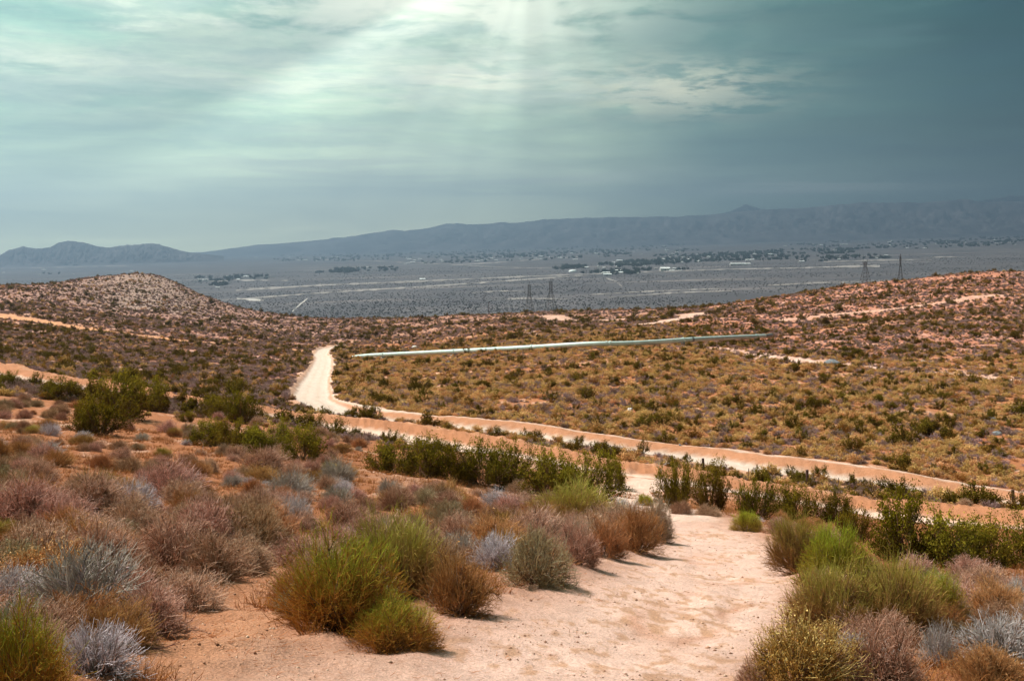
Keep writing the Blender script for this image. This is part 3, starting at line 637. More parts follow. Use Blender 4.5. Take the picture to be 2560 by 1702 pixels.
for sd, (k, (mat, nv, kw)) in enumerate(SPEC2.items()):
    MID[k] = []
    for v in range(nv):
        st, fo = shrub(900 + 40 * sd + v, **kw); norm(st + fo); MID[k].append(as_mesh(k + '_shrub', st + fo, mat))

NAME = {'fir': ('joint_fir_shrub', 'shrub'), 'lime': ('lime_shrub', 'shrub'), 'grassy': ('grassy_shrub', 'shrub'), 'dry': ('dry_shrub', 'shrub'), 'rust': ('rust_shrub', 'shrub'),
        'flower': ('flowering_shrub', 'shrub'), 'dead': ('dead_shrub', 'dead shrub'), 'grey': ('grey_green_shrub', 'shrub'), 'creo': ('creosote_bush', 'bush')}
FOOT = []      # x, y, radius of everything standing on the near slope
def hi_shrub(kind, x, y, w, h, label, group=None, v=None, rz=None, sink=.03, wy=None):
    v = rng.integers(len(HI[kind])) if v is None else v
    n, c = NAME[kind]; o = link(n, None); tag(o, label, c, group)
    o.location = (x, y, Z(x, y) - sink); o.rotation_euler = (0, 0, rng.uniform(0, 2 * PI) if rz is None else rz)
    o.scale = (w / 2, (wy or w) / 2, h); s, f = HI[kind][v]; link('stems', s, o); link('foliage', f, o)
    FOOT.append((x, y, w / 2)); return o

# named shrubs: kind, base px, base py, width px, height px, label
KEY = [
 ('fir', 850, 1582, 345, 255, 'big bright green dome shaped shrub with orange base on bare sand beside the track'),
 ('fir', 985, 1612, 240, 135, 'low orange green shrub hanging onto the sand in front of the big green shrub'),
 ('grassy', 985, 1500, 250, 215, 'tan and olive feathery shrub touching the right side of the big green shrub'),
 ('rust', 1150, 1532, 165, 170, 'rusty tan rounded shrub at the track edge right of the big green shrub'),
 ('dry', 1075, 1470, 190, 160, 'pale mauve twiggy shrub between the big green shrub and the rusty rounded one'),
 ('dry', 985, 1440, 220, 150, 'mauve topped shrub rising directly behind the big green shrub'),
 ('grey', 1345, 1462, 165, 150, 'grey green rounded shrub with a dark shadow on the sand at the track edge'),
 ('dead', 1245, 1432, 130, 105, 'silvery dead shrub leaning against the grey green shrub beside the track'),
 ('dry', 1440, 1422, 110, 115, 'mauve shrub at the track edge just past the grey green shrub'),
 ('rust', 1515, 1398, 100, 100, 'small rusty shrub at the track edge between mauve neighbours'),
 ('rust', 1590, 1382, 120, 130, 'brown rust shrub at the bend of the track'),
 ('grey', 1640, 1352, 95, 115, 'grey green shrub last on the left side of the track before the crest'),
 ('grassy', 1440, 1318, 200, 115, 'wide olive rust shrub standing behind the shrubs of the left track edge'),
 ('dead', 1560, 1325, 110, 80, 'grey dead shrub tucked behind the brown shrub at the bend'),
 ('dry', 1335, 1370, 150, 100, 'mauve brown shrub behind the silvery dead shrub'),
 ('dry', 1530, 1345, 130, 90, 'mauve twig shrub behind the small rusty shrub'),
 ('grassy', 2000, 1432, 165, 150, 'yellow green upright shrub at the right edge of the track, farthest of the green row'),
 ('lime', 2090, 1462, 185, 165, 'brightest lime green shrub on the right side of the track'),
 ('grassy', 2080, 1590, 240, 200, 'large olive and tan grassy shrub closest to the right edge of the track'),
 ('grassy', 2240, 1600, 260, 215, 'large tan grassy shrub with green tips right of the track'),
 ('fir', 2345, 1560, 130, 165, 'darker green end of the big grassy clump on its right side'),
 ('flower', 2010, 1740, 290, 190, 'yellow flowering shrub in the bottom right corner beside the track'),
 ('dry', 2215, 1745, 220, 190, 'mauve twig shrub in the bottom right corner right of the yellow flowers'),
 ('dry', 1890, 1735, 130, 95, 'low grey brown twig shrub at the bottom edge of the photo beside the track'),
 ('dead', 2345, 1655, 100, 125, 'upright grey dead shrub below the big grassy clump'),
 ('dry', 2510, 1572, 160, 95, 'mauve shrub on pale sand at the far right'),
 ('dry', 2405, 1562, 110, 85, 'small mauve shrub between the grassy clump and the far right shrub'),
 ('dead', 2548, 1500, 90, 70, 'dark grey dead shrub at the right edge of the photo'),
 ('dry', 2290, 1442, 110, 60, 'pale mauve shrub at the foot of the tall creosote on the right'),
 ('dry', 2430, 1442, 130, 60, 'mauve brown shrub under the right hand creosotes'),
 ('lime', 1866, 1322, 86, 58, 'small yellow orange shrub at the upper end of the track on its right'),
 ('dry', 1950, 1334, 75, 42, 'low mauve shrub beside the small yellow orange shrub'),
 ('dry', 1705, 1286, 66, 36, 'dome of brown mauve twigs below the creosote at the track crest'),
 ('dry', 1768, 1292, 76, 30, 'low brown shrub right of the mauve dome at the track crest'),
 ('lime', 1612, 1257, 52, 34, 'small golden green shrub between two creosotes at the track crest'),
 ('fir', 40, 1790, 330, 300, 'bright green shrub filling the bottom left corner'),
 ('dead', 215, 1562, 300, 220, 'large silver grey dead shrub in the left foreground'),
 ('flower', 105, 1475, 290, 145, 'rust coloured shrub with pale dry flower heads behind the large dead shrub'),
 ('dry', 430, 1440, 250, 160, 'large brown mauve dome shrub with a black shadow in the left foreground'),
 ('dry', 60, 1318, 210, 130, 'mauve shrub at the left edge above the rust coloured flower heads'),
 ('dry', 225, 1300, 200, 115, 'pale mauve spreading shrub in the left foreground, second from the left edge'),
 ('dead', 330, 1298, 130, 100, 'grey spiky shrub at the right of the pale mauve spreading shrub'),
 ('dry', 635, 1346, 165, 125, 'mauve dome shrub on bare orange ground left of the big green shrub'),
 ('dead', 735, 1315, 100, 80, 'pale upright dead twigs above the big green shrub'),
 ('dead', 725, 1250, 130, 85, 'blue grey dead shrub on the middle of the near slope'),
 ('rust', 480, 1285, 110, 70, 'reddish shrub left of the mauve dome on bare ground'),
 ('dry', 420, 1240, 180, 100, 'wide pale mauve shrub in the middle of the left slope'),
 ('dead', 840, 1205, 110, 75, 'blue grey dead shrub below the creosote row'),
 ('dry', 660, 1175, 130, 65, 'mauve dome under the dark creosote patch of the left slope'),
 ('creo', 250, 1082, 125, 85, 'dark creosote lowest of the clump on the left slope'),
 ('creo', 308, 1052, 140, 110, 'tallest dark creosote in the clump on the left slope'),
 ('creo', 385, 1034, 90, 85, 'right hand creosote of the dark clump on the left slope'),
 ('creo', 215, 1052, 60, 50, 'small creosote at the left of the dark clump on the slope'),
 ('creo', 160, 1000, 92, 55, 'lone rounded creosote by the orange track at far left'),
 ('creo', 18, 968, 50, 38, 'creosote cut by the left edge of the photo beside the orange track'),
 ('creo', 605, 1062, 85, 75, 'upright creosote standing above the middle patch of the left slope'),
 ('creo', 540, 1050, 75, 55, 'small creosote left of the upright one by the graded track'),
 ('creo', 465, 1058, 40, 28, 'small dark creosote alone between two creosote clumps'),
 ('creo', 510, 1112, 100, 62, 'yellowish creosote at the left end of the middle patch'),
 ('creo', 590, 1128, 110, 70, 'green creosote in the centre of the middle patch'),
 ('creo', 672, 1140, 110, 75, 'dense creosote second from the right of the middle patch'),
 ('creo', 755, 1160, 120, 85, 'bright green creosote at the right end of the middle patch'),
 ('creo', 780, 1078, 62, 55, 'lone round creosote on the edge of the graded track'),
 ('creo', 985, 1192, 120, 85, 'orange tinged creosote at the left end of the long dark row'),
 ('creo', 1052, 1205, 120, 100, 'creosote second from the left in the long dark row'),
 ('creo', 1125, 1215, 120, 95, 'creosote third from the left in the long dark row'),
 ('creo', 1205, 1226, 130, 105, 'tall creosote in the middle of the long dark row'),
 ('creo', 1290, 1235, 130, 115, 'feathery creosote right of the middle of the long row'),
 ('creo', 1372, 1250, 130, 115, 'creosote with pale dead twigs near the right of the long row'),
 ('creo', 1465, 1262, 150, 120, 'large dense green creosote ending the long row'),
 ('creo', 1535, 1226, 60, 78, 'thin yellowish creosote behind the end of the long row'),
 ('creo', 1690, 1268, 110, 115, 'left stem clump of the open creosote right of the track crest'),
 ('creo', 1775, 1272, 110, 120, 'right stem clump of the open creosote right of the track crest'),
 ('creo', 1890, 1298, 100, 92, 'creosote left in the pair below the graded track'),
 ('creo', 1985, 1300, 130, 90, 'broad creosote right in the pair below the graded track'),
 ('creo', 2095, 1312, 95, 95, 'narrow tall creosote left of the big right hand clump'),
 ('creo', 2135, 1345, 85, 80, 'lower creosote leaning right under the narrow tall one'),
 ('creo', 2275, 1412, 150, 168, 'tallest creosote of the big dark clump at the right'),
 ('creo', 2370, 1420, 140, 130, 'middle creosote of the big dark clump at the right'),
 ('creo', 2470, 1412, 150, 125, 'right creosote of the big dark clump'),
 ('creo', 2560, 1408, 130, 125, 'creosote of the big dark clump cut by the right edge of the photo'),
]
KO = []; AUTO = []
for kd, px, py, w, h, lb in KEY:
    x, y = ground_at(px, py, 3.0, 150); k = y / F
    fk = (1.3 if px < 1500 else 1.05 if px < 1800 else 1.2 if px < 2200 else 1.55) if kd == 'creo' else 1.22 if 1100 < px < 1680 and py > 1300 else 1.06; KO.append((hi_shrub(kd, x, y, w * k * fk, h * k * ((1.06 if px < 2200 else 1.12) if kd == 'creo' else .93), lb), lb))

# ------------------------------------------------------------------ the rest of the near slope
def clear(x, y, r):
    return all((x - a) ** 2 + (y - b) ** 2 > (r * .54 + c * .54) ** 2 for a, b, c in FOOT)
def in_pix(x, y): return CX + F * x / y
LAB = {
 'dry': ('mauve brown twig shrub {}', 'dry mauve shrubs {}'), 'dead': ('blue grey leafless shrub {}', 'grey leafless shrubs {}'),
 'rust': ('rusty orange shrub {}', 'rusty shrubs {}'), 'grey': ('dull grey green shrub {}', 'grey green shrubs {}'), 'grassy': ('olive tan grassy shrub {}', 'olive grassy shrubs {}')}
def zone(px, py):
    if px > 1750: return ('on the pale sand right of the track' if py > 1420 else 'on the slope below the graded track at right')
    if py > 1330: return ('in the left foreground beside bare sand' if px < 800 else 'close behind the track edge in the foreground')
    if px < 420: return 'on the upper left of the near slope' if py < 1180 else 'at the left of the near slope'
    if px < 900: return 'in the middle of the near slope' if py > 1150 else 'around the creosote patch of the near slope'
    return 'below the long creosote row'
tries = 0; count = 0
while count < 510 and tries < 16000:
    tries += 1
    d = math.exp(rng.uniform(math.log(6.5), math.log(88))); px = rng.uniform(-160, 2760); x = (px - CX) / F * d
    z = float(z_base(np.array([x]), np.array([d]))[0]); py = HY - F * z / d
    if py > 1760 or py < 985: continue
    ff = features(np.array([x]), np.array([d]), np.array([z]))
    if ff['track'][0] > -.35 or ff['r2'][0] < 5.5: continue
    if ff['apron'][0] > -.1 or ff['pt'][0] < 2.4: continue
    if px > 900 and py < 1235 and px < 1560: continue
    if px > 1560 and py < 1280: continue
    if px > 1750 and py > 1480 and rng.random() < .55: continue
    size = rng.uniform(.42, 1.18) * (1.0 if px < 1750 else .8) * (1 + .25 * sstep(d, 30, 80))
    pxw = size / d * F
    if pxw > 240: size *= 240 / pxw
    if px > 2080 and 1300 < py < 1450: continue
    if not clear(x, d, size / 2): continue
    kd = rng.choice(['dry', 'dead', 'rust', 'grey', 'grassy'], p=[.52, .12, .21, .10, .05])
    zn = zone(px, py); lb, gr = LAB[kd]
    o = hi_shrub(str(kd), x, d, size, size * rng.uniform(.40, .58), lb.format(zn), gr.format(zn)); count += 1; AUTO.append((o, lb.format('').strip()))

# ------------------------------------------------------------------ middle distance: shrubs by the thousand
def visible_table():
    pxs = np.linspace(-200, 2760, 300); d = np.exp(np.linspace(math.log(3), math.log(1400), 500)); PX_, D_ = np.meshgrid(pxs, d, indexing='ij')
    x = (PX_ - CX) / F * D_; zz, _ = surface(x.ravel(), D_.ravel()); y = HY - F * zz.reshape(x.shape) / D_
    return pxs, d, np.minimum.accumulate(y, 1)
VPX, VD, VMIN = visible_table()
def scatter(n, dlo, dhi, seed):
    R = np.random.default_rng(seed); y = np.sqrt(R.uniform(dlo ** 2, dhi ** 2, n)); px = R.uniform(-190, 2860, n); x = (px - CX) / F * y
    z, f = surface(x, y); py = HY - F * z / y
    road = np.minimum.reduce([f['r1'] - 3.4, f['r2'] - 3.0, f['r1b'] - 2.0, f['w1'] - 8 - 4 * fbm(x / 20, y / 20, 55, 2), f['l4'] - 8 - 7 * fbm(x / 20, y / 20, 55, 2), f['l5'] - 7 - 6 * fbm(x / 20, y / 20, 55, 2), f['w2'] - 3.5 - 7 * fbm(x / 12, y / 12, 56, 3), f['l7'] - 4, f['l8'] - 2.5])
    i = np.clip(((px - VPX[0]) / (VPX[1] - VPX[0])).astype(int), 0, len(VPX) - 1); j = np.clip(np.searchsorted(VD, y) - 1, 0, len(VD) - 1)
    return dict(x=x, y=y, z=z, px=px, py=py, road=road, s1=f['s1'], s2=f['s2'], vis=VMIN[i, j] + 14, R=R, w2=f['w2'])
bands = [(60, 130, 13000), (130, 200, 24000), (200, 300, 34000), (300, 450, 52000), (450, 700, 46000), (700, 1150, 62000)]
pts = {k: [] for k in MID}
for bi, (a, b, n) in enumerate(bands):
    q = scatter(n, a, b, 50 + bi); R = q['R']; u = R.uniform(0, 1, n)
    clump = fbm(q['x'] / 22, q['y'] / 22, 301, 3); cl2 = fbm(q['x'] / 9, q['y'] / 9, 302, 2)
    off2 = (np.abs(q['s2']) > 2.8) & ~((q['s2'] > -2.6) & (q['s2'] < 6.6))
    off1 = (np.abs(q['s1']) > 3.2) & ~((q['s1'] > -3) & (q['s1'] < 8.6 - 5.2 * sstep(q['y'], 122, 150)))
    ok = (q['road'] > 0) & off1 & off2 & (q['py'] - 60 * 100 / q['y'] < q['vis'])
    ok &= ~((q['y'] < 92) & (q['s2'] < 0))                       # the near slope has its own shrubs
    flat = sstep(q['px'], 760, 900) * (1 - sstep(q['y'], 235, 300) * sstep(q['px'], 1500, 1950)) * (q['s1'] > 0) * (1 - sstep(q['y'], 330, 520))
    strip = (q['s1'] < 0) & (q['s2'] > 0) & (q['px'] > 830) & (q['y'] < 128)                          # between the two roads
    flat = np.where(strip, .75, flat)
    right = sstep(q['y'], 235, 300) * sstep(q['px'], 1450, 1900)
    far = sstep(q['y'], 250, 700)
    size = np.clip(.64 * np.exp(R.normal(0, .32, n)), .35, 1.6) * (1 + .75 * far)
    dens = np.where(flat > .5, .95, .80) * (1 - .12 * right) * sstep(cl2 + .8 * fbm(q['x'] / 4, q['y'] / 4, 306, 2) + .35 * R.uniform(-1, 1, n), -.75, -.05)
    dens = np.where(strip, 1.0, dens); dens = np.maximum(dens, (np.abs(q['s1'] - 9.8) < 1.6) * 1.0)
    ok &= R.uniform(0, 1, n) < dens
    pc = .03 + .075 * sstep(clump, -.05, .4) + .045 * (1 - flat) + .05 * strip + .07 * right * sstep(fbm(q['x'] / 60, q['y'] / 22, 307, 3), -.05, .25)
    pc = np.where(np.abs(q['s1'] - 9.8) < 1.8, .03, pc)
    po = .03 + .05 * flat * sstep(-clump, .0, .3) + .01 * (1 - flat)
    ps = flat * (.62 + .5 * cl2) + (1 - flat) * .10
    ps = np.where(np.abs(q['w2'] - 3) < 2.5, .2, ps)
    kind = np.where(u < pc, 2, np.where(u < pc + po, 3, np.where(R.uniform(0, 1, n) < ps, 0, 1)))
    for kx, nm in enumerate(('sage', 'mauve', 'creo', 'olive')):
        m = ok & (kind == kx); s = size[m] * {'sage': .74, 'mauve': .66, 'creo': 1.0, 'olive': .88}[nm]
        s = s * (1 + .35 * (nm == 'creo') * R.uniform(-1, 1, m.sum()))
        hh = s * {'sage': .85, 'mauve': .8, 'creo': 1.15, 'olive': .95}[nm] * R.uniform(.8, 1.2, m.sum())
        pts[nm].append(np.stack([q['x'][m], q['y'][m], q['z'][m] - .04, s, hh, R.uniform(0, 2 * PI, m.sum()), q['px'][m], q['py'][m]], 1))
PT = {k: np.concatenate(v) for k, v in pts.items()}
MIDNAME = {'sage': ('sagebrush', 'shrub', 'tan sagebrush', 'sagebrush_cover', 'olive tan sagebrush covering the flat beyond the roads'),
           'mauve': ('mauve_shrub', 'shrub', 'low mauve shrub', 'mauve_scrub_cover', 'grey mauve low scrub covering the slopes'),
           'creo': ('creosote_bush', 'bush', 'dark green creosote', 'creosote_cover', 'dark creosote bushes dotted over the far slopes'),
           'olive': ('olive_shrub', 'shrub', 'brown olive shrub', 'olive_scrub_cover', 'brown olive bushes scattered over the flat and slopes')}
def midzone(x, y, px, py):
    if y < 135 and px > 840: return 'in the strip between the two dirt roads' if py > 1060 + (px - 1000) * .115 else 'along the far edge of the fenced dirt road'
    if px < 800 and y < 240: return 'on the left slope beyond the graded track'
    if y < 200: return 'on the flat just beyond the fenced road, ' + ('left part' if px < 1400 else 'middle part' if px < 2000 else 'right part')
    return 'on the flat towards the pipeline' if px < 1900 else 'on the flat near the wash at right'
def gn_cover(name, P, protos, label):
    me = bpy.data.meshes.new(name); me.vertices.add(len(P)); me.vertices.foreach_set('co', P[:, :3].astype(np.float32).ravel())
    for nm, typ, arr in (('rot', 'FLOAT_VECTOR', np.stack([P[:, 5] * 0, P[:, 5] * 0, P[:, 5]], 1)), ('scl', 'FLOAT_VECTOR', P[:, [3, 3, 4]])):
        at = me.attributes.new(nm, typ, 'POINT'); at.data.foreach_set('vector', np.ascontiguousarray(arr, np.float32).ravel())
    at = me.attributes.new('pick', 'INT', 'POINT'); at.data.foreach_set('value', np.random.default_rng(3).integers(0, len(protos), len(P)).astype(np.int32))
    o = link(name, me); tag(o, label, 'ground cover', kind='stuff')
    ng = bpy.data.node_groups.new(name, 'GeometryNodeTree')
    ng.interface.new_socket('Geometry', in_out='INPUT', socket_type='NodeSocketGeometry'); ng.interface.new_socket('Geometry', in_out='OUTPUT', socket_type='NodeSocketGeometry')
    N = ng.nodes; L = ng.links; gi = N.new('NodeGroupInput'); go = N.new('NodeGroupOutput'); ip = N.new('GeometryNodeInstanceOnPoints'); jn = N.new('GeometryNodeJoinGeometry')
    for p in protos:
        oi = N.new('GeometryNodeObjectInfo'); oi.transform_space = 'ORIGINAL'; oi.inputs['Object'].default_value = p; oi.inputs['As Instance'].default_value = True
        L.new(oi.outputs['Geometry'], jn.inputs[0])
    def na(nm, typ):
        n = N.new('GeometryNodeInputNamedAttribute'); n.data_type = typ; n.inputs['Name'].default_value = nm
        return [s for s in n.outputs if s.enabled and s.name == 'Attribute'][0]
    L.new(gi.outputs[0], ip.inputs['Points']); L.new(jn.outputs[0], ip.inputs['Instance']); ip.inputs['Pick Instance'].default_value = True
    L.new(na('pick', 'INT'), ip.inputs['Instance Index']); L.new(na('scl', 'FLOAT_VECTOR'), ip.inputs['Scale'])
    e2r = N.new('FunctionNodeEulerToRotation'); L.new(na('rot', 'FLOAT_VECTOR'), e2r.inputs[0]); L.new(e2r.outputs[0], ip.inputs['Rotation'])
    L.new(ip.outputs[0], go.inputs[0]); md = o.modifiers.new('scatter', 'NODES'); md.node_group = ng
    return o
for nm in MID:
    P = PT[nm]; vis = (P[:, 6] > 5) & (P[:, 6] < 2555); app = np.where(vis, P[:, 3] / P[:, 1], 0); order = np.argsort(-app); top = order[:300]
    name, cat, lab, cov, covlab = MIDNAME[nm]; protos = []
    for k, i in enumerate(top):
        x, y, z, s, h, a, px, py = P[i]; o = link(name, MID[nm][k % len(MID[nm])]); o.location = (x, y, z); o.scale = (s, s, h); o.rotation_euler = (0, 0, a)
        zn = midzone(x, y, px, py); tag(o, f'{lab} {zn}', cat, f'{lab} group {zn}'); (AUTO.append((o, lab)) if nm in ('creo', 'olive') else None)
        if k < len(MID[nm]): protos.append(o)
    gn_cover(cov, P[order[300:]], protos, covlab)

# ------------------------------------------------------------------ water pipeline
PIPE = simple_mat('pale_pipe_paint', (.50, .585, .545), .5, .14, .6, .4)
STEEL = simple_mat('grey_steel', (.20, .22, .22), .5, .2, 3.0, .4, .4)
CONC = simple_mat('concrete', (.36, .33, .30), .9, .2, 2.0)
def P3(px, py, d): return np.array([(px - CX) / F * d, d, (HY - py) / F * d])
pk = [(872, 895.5, 358), (900, 890.6, 353), (925, 888.4, 349), (1136, 878, 318), (1330, 868, 290), (1520, 859, 278), (1708, 850, 288), (1890, 841, 338), (1912, 839.8, 346)]
pw = np.array([P3(*q) for q in pk]); tt = np.arange(len(pk)); tq = np.linspace(0, len(pk) - 1, 120)
pipe_c = np.stack([pchip(tt, pw[:, k])(tq) for k in range(3)], 1); PR = .60
pl = link('water_pipeline', None); tag(pl, 'long pale above ground water pipeline crossing the desert flat on short supports', 'pipeline')
mb = MB(); mb.tube(pipe_c, PR, 28); mb.build('pipe', PIPE, pl, True)
def on_pipe(px):
    k = np.argmin(np.abs(CX + F * pipe_c[:, 0] / pipe_c[:, 1] - px)); k = min(max(k, 1), len(pipe_c) - 2)
    t = unit(pipe_c[k + 1] - pipe_c[k - 1]); u = (px - (CX + F * pipe_c[k, 0] / pipe_c[k, 1])) / F * pipe_c[k, 1]
    return pipe_c[k] + t * u / max(abs(t[0]), .3), t
for px, big_ in ((959, 1), (1136, 1), (1158, 0), (1330, 1), (1351, 0), (1516, 1), (1525, 1), (1622, 0), (1708, 1), (1729, 2), (1875, 0), (1891, 1)):
    c, t = on_pipe(px); w = (.10, .16, .42)[big_]; mb = MB(); mb.tube([c - t * w, c + t * w], PR * (1.05, 1.26, 1.07)[big_], 28); mb.build('ring', (PIPE, PIPE, STEEL)[big_], pl)
    if big_ == 1:
        gz_ = Z(c[0], c[1]) - .3; mb = MB(); hgt = max(c[2] - gz_, .4); an = math.atan2(t[1], t[0])
        for sd in (-1, 1):
            ox, oy = -math.sin(an) * sd * PR * .9, math.cos(an) * sd * PR * .9
            mb.box((c[0] + ox, c[1] + oy, gz_ + hgt / 2), (.32, .26, hgt), an)
        mb.box((c[0], c[1], c[2] - PR * 1.05 - .12), (.30, PR * 1.7, .2), an); mb.build('support_saddle', STEEL, pl)
        mb = MB(); mb.box((c[0], c[1], gz_ + .25), (1.1, 2.4, .5), an); mb.build('footing', CONC, pl)
a, b = P3(1908, 840.2, 345), P3(1930, 837.5, 353); mb = MB(); mb.tube([a, b], PR * .86, 24); mb.build('coupling', STEEL, pl, True)

# ------------------------------------------------------------------ fence posts
RUSTM = simple_mat('rusty_steel', (.09, .035, .03), .8, .3, 12); GREENP = simple_mat('green_post_paint', (.05, .075, .05), .7, .3, 12); WOODP = simple_mat('weathered_wood', (.10, .055, .05), .9, .4, 14)
def post(px, py, hpx, kind, label, dmin=60):
    x, y = ground_at(px, py, dmin, 130); h = hpx / F * y; z = Z(x, y); lean = rng.uniform(-.03, .03); mb = MB()
    if kind == 'wood':
        r = .11; pts_ = [(lean * h * k, 0, -.4 + (h + .4) * k) for k in np.linspace(0, 1, 6)]; mb.tube(pts_, [r * (1 + rng.uniform(-.08, .08)) for _ in pts_], 10); m = WOODP
    else:
        mb.box((0, 0, h / 2 - .2), (.055, .012, h + .4)); mb.box((0, .026, h / 2 - .2), (.014, .04, h + .4)); m = GREENP if kind == 'green' else RUSTM
        for k in range(9): mb.box((0, -.012, h * (.15 + .09 * k)), (.02, .012, .02))
        mb.box((0, .02, -.05), (.16, .01, .16))
    o = mb.build('fence_post', m); o.location = (x, y, z); o.rotation_euler = (lean, lean, .16); tag(o, label, 'fence post', 'fence posts along the dirt road')
for a_ in [(1759, 1174, 37, 'wood', 'thick dark fence post leftmost in the row along the dirt road'), (1871, 1196, 29, 'rust', 'thin rusty fence post second from the left along the dirt road'),
           (1951, 1204, 30, 'green', 'thin dark fence post beside grey brush, third from the left'), (2019, 1218, 42, 'wood', 'tall dark fence post in front of the upright roadside bush'),
           (2096, 1222, 26, 'rust', 'short fence post fifth from the left in the row along the road'), (2176, 1230, 28, 'green', 'green fence post sixth from the left in the row along the road'),
           (2258, 1244, 30, 'green', 'green fence post seventh from the left beside low brush'), (2433, 1262, 27, 'rust', 'slim pale rusty fence post standing alone against the white road'),
           (2527, 1278, 30, 'rust', 'thin rusty fence post just left of the thick purple brown post'), (2535, 1281, 46, 'wood', 'thick purple brown wooden fence post at the far right')]: post(*a_)

# ------------------------------------------------------------------ power line towers
TOW = simple_mat('tower_steel', (.055, .06, .068), .6, .1, 1.0, .3)
def tower(x, y, z, h, wbase, label, arms, rz, horns=False):
    r = link('power_line_tower', None); r.location = (x, y, z - .3); r.rotation_euler = (0, 0, rz); tag(r, label, 'pylon', 'lattice power line towers'); th_ = max(.07, y * .00012)
    waist = .62 if not horns else .72; hw = lambda t: wbase / 2 * (1 - t / waist * .78) if t < waist else wbase / 2 * .22
    lv = np.concatenate([np.linspace(0, waist, 6), np.linspace(waist, .9, 4)[1:]]); cr = [(-1, -1), (1, -1), (1, 1), (-1, 1)]
    for cx_, cy_ in cr:
        mb = MB(); mb.tube([(cx_ * hw(t), cy_ * hw(t), t * h) for t in lv], th_, 5); mb.build('leg', TOW, r)
    mb = MB()
    for t0, t1 in zip(lv[:-1], lv[1:]):
        for i in range(4):
            (a0, b0), (a1, b1) = cr[i], cr[(i + 1) % 4]
            mb.tube([(a0 * hw(t0), b0 * hw(t0), t0 * h), (a1 * hw(t1), b1 * hw(t1), t1 * h)], th_ * .6, 4, False); mb.tube([(a1 * hw(t0), b1 * hw(t0), t0 * h), (a0 * hw(t1), b0 * hw(t1), t1 * h)], th_ * .6, 4, False)
            mb.tube([(a0 * hw(t1), b0 * hw(t1), t1 * h), (a1 * hw(t1), b1 * hw(t1), t1 * h)], th_ * .6, 4, False)
    mb.build('bracing', TOW, r)
    q = hw(.8)
    if horns:
        for sd in (-1, 1):
            mb = MB(); mb.tube([(sd * q, 0, .74 * h), (sd * q * 2.6, 0, .86 * h), (sd * q * 1.9, 0, h)], th_, 5); mb.tube([(0, 0, .78 * h), (sd * q * 2.6, 0, .86 * h)], th_ * .7, 5); mb.build('horn', TOW, r)
    else:
        mb = MB(); mb.tube([(0, 0, .86 * h), (0, 0, h)], th_ * 1.3, 5); mb.build('peak', TOW, r)
    for t, wd in arms:
        mb = MB()
        for sd in (-1, 1):
            for e in (-1, 1): mb.tube([(sd * q, e * q, t * h), (sd * wd, 0, t * h)], th_ * .7, 4)
            mb.tube([(sd * q, 0, t * h + 1.3), (sd * wd, 0, t * h)], th_ * .7, 4); mb.tube([(sd * wd, 0, t * h), (sd * wd, 0, t * h - 1.2)], th_ * .7, 4)
        mb.build('crossarm', TOW, r)
def at_d(px, d): x = (px - CX) / F * d; return x, d, Z(x, d)
tower(*at_d(1323, 850), 25.0, 7.5, 'slender power line tower left of the pair on the crest at centre', [(.60, 3.0)], .25)
tower(*at_d(1377, 850), 27.5, 9.0, 'wider power line tower right of the pair on the crest at centre', [(.90, 2.2)], 1.2)
tower(*at_d(2163, 728), 16.5, 6.0, 'power line tower with two horns behind the slope at right', [(.74, 3.4)], .1, True)
tower(*at_d(2251, 740), 19.0, 3.2, 'narrow power line tower farthest right behind the slope', [(.82, 2.0), (.92, 1.5)], .9)
x, y, z = at_d(1222, 800); mb = MB(); mb.tube([(0, 0, -.5), (0, 0, 10.2)], [.17, .12], 8); up_ = link('utility_pole', None); up_.location = (x, y, z); tag(up_, 'single thin wooden utility pole left of the two centre towers', 'pole')
mb.build('pole', WOODP, up_); mb = MB(); mb.box((0, 0, 9.6), (2.2, .12, .14)); mb.build('crossarm', WOODP, up_)

# ------------------------------------------------------------------ rocks
def rock_mesh(seed, det=3):
    import bmesh
    bm = bmesh.new(); bmesh.ops.create_icosphere(bm, subdivisions=det, radius=1.0); R = np.random.default_rng(seed); pl_ = [(unit(R.normal(size=3)), R.uniform(.62, .9)) for _ in range(12)]
    for v in bm.verts:
        p = np.array(v.co)
        for n_, dd in pl_:
            q = p @ n_
            if q > dd: p = p - n_ * (q - dd) * .92
        p = p * (1 + .07 * float(fbm(np.array([p[0] * 2 + seed]), np.array([p[1] * 2 + p[2] * 3]), seed, 3)[0])); v.co = p
    me = bpy.data.meshes.new('rock'); bm.to_mesh(me); bm.free(); return me
ROCKG = simple_mat('grey_rock', (.19, .19, .195), .9, .35, 2.5); ROCKW = simple_mat('pale_rock', (.60, .55, .50), .9, .25, 8)
RM = [rock_mesh(s_) for s_ in range(5)]
def rock(px, py, w, h, mat, label, group=None, dmin=3, dmax=900, name='rock'):
    x, y = ground_at(px, py, dmin, dmax); k = y / F; me = RM[rng.integers(5)].copy(); me.materials.append(mat); o = link(name, me)
    o.location = (x, y, Z(x, y) + h * k * .28); o.scale = (w * k / 2, w * k / 2 * .8, h * k * .62); o.rotation_euler = (rng.uniform(-.1, .1), rng.uniform(-.1, .1), rng.uniform(0, 6)); tag(o, label, 'rock', group)
rock(2080, 913, 46, 24, ROCKG, 'large grey boulder in the wash at the foot of the right hand slope', name='boulder')
rock(2478, 1048, 30, 13, ROCKG, 'flat grey rock on the scrub flat at right, upper of two'); rock(2493, 1086, 30, 12, ROCKG, 'flat grey rock on the scrub flat at right, lower of two')
rock(2550, 1026, 24, 9, ROCKG, 'flat grey rock cut by the right edge of the photo'); rock(1575, 1029, 20, 14, ROCKW, 'pale rounded rock alone among shrubs in the middle of the flat')
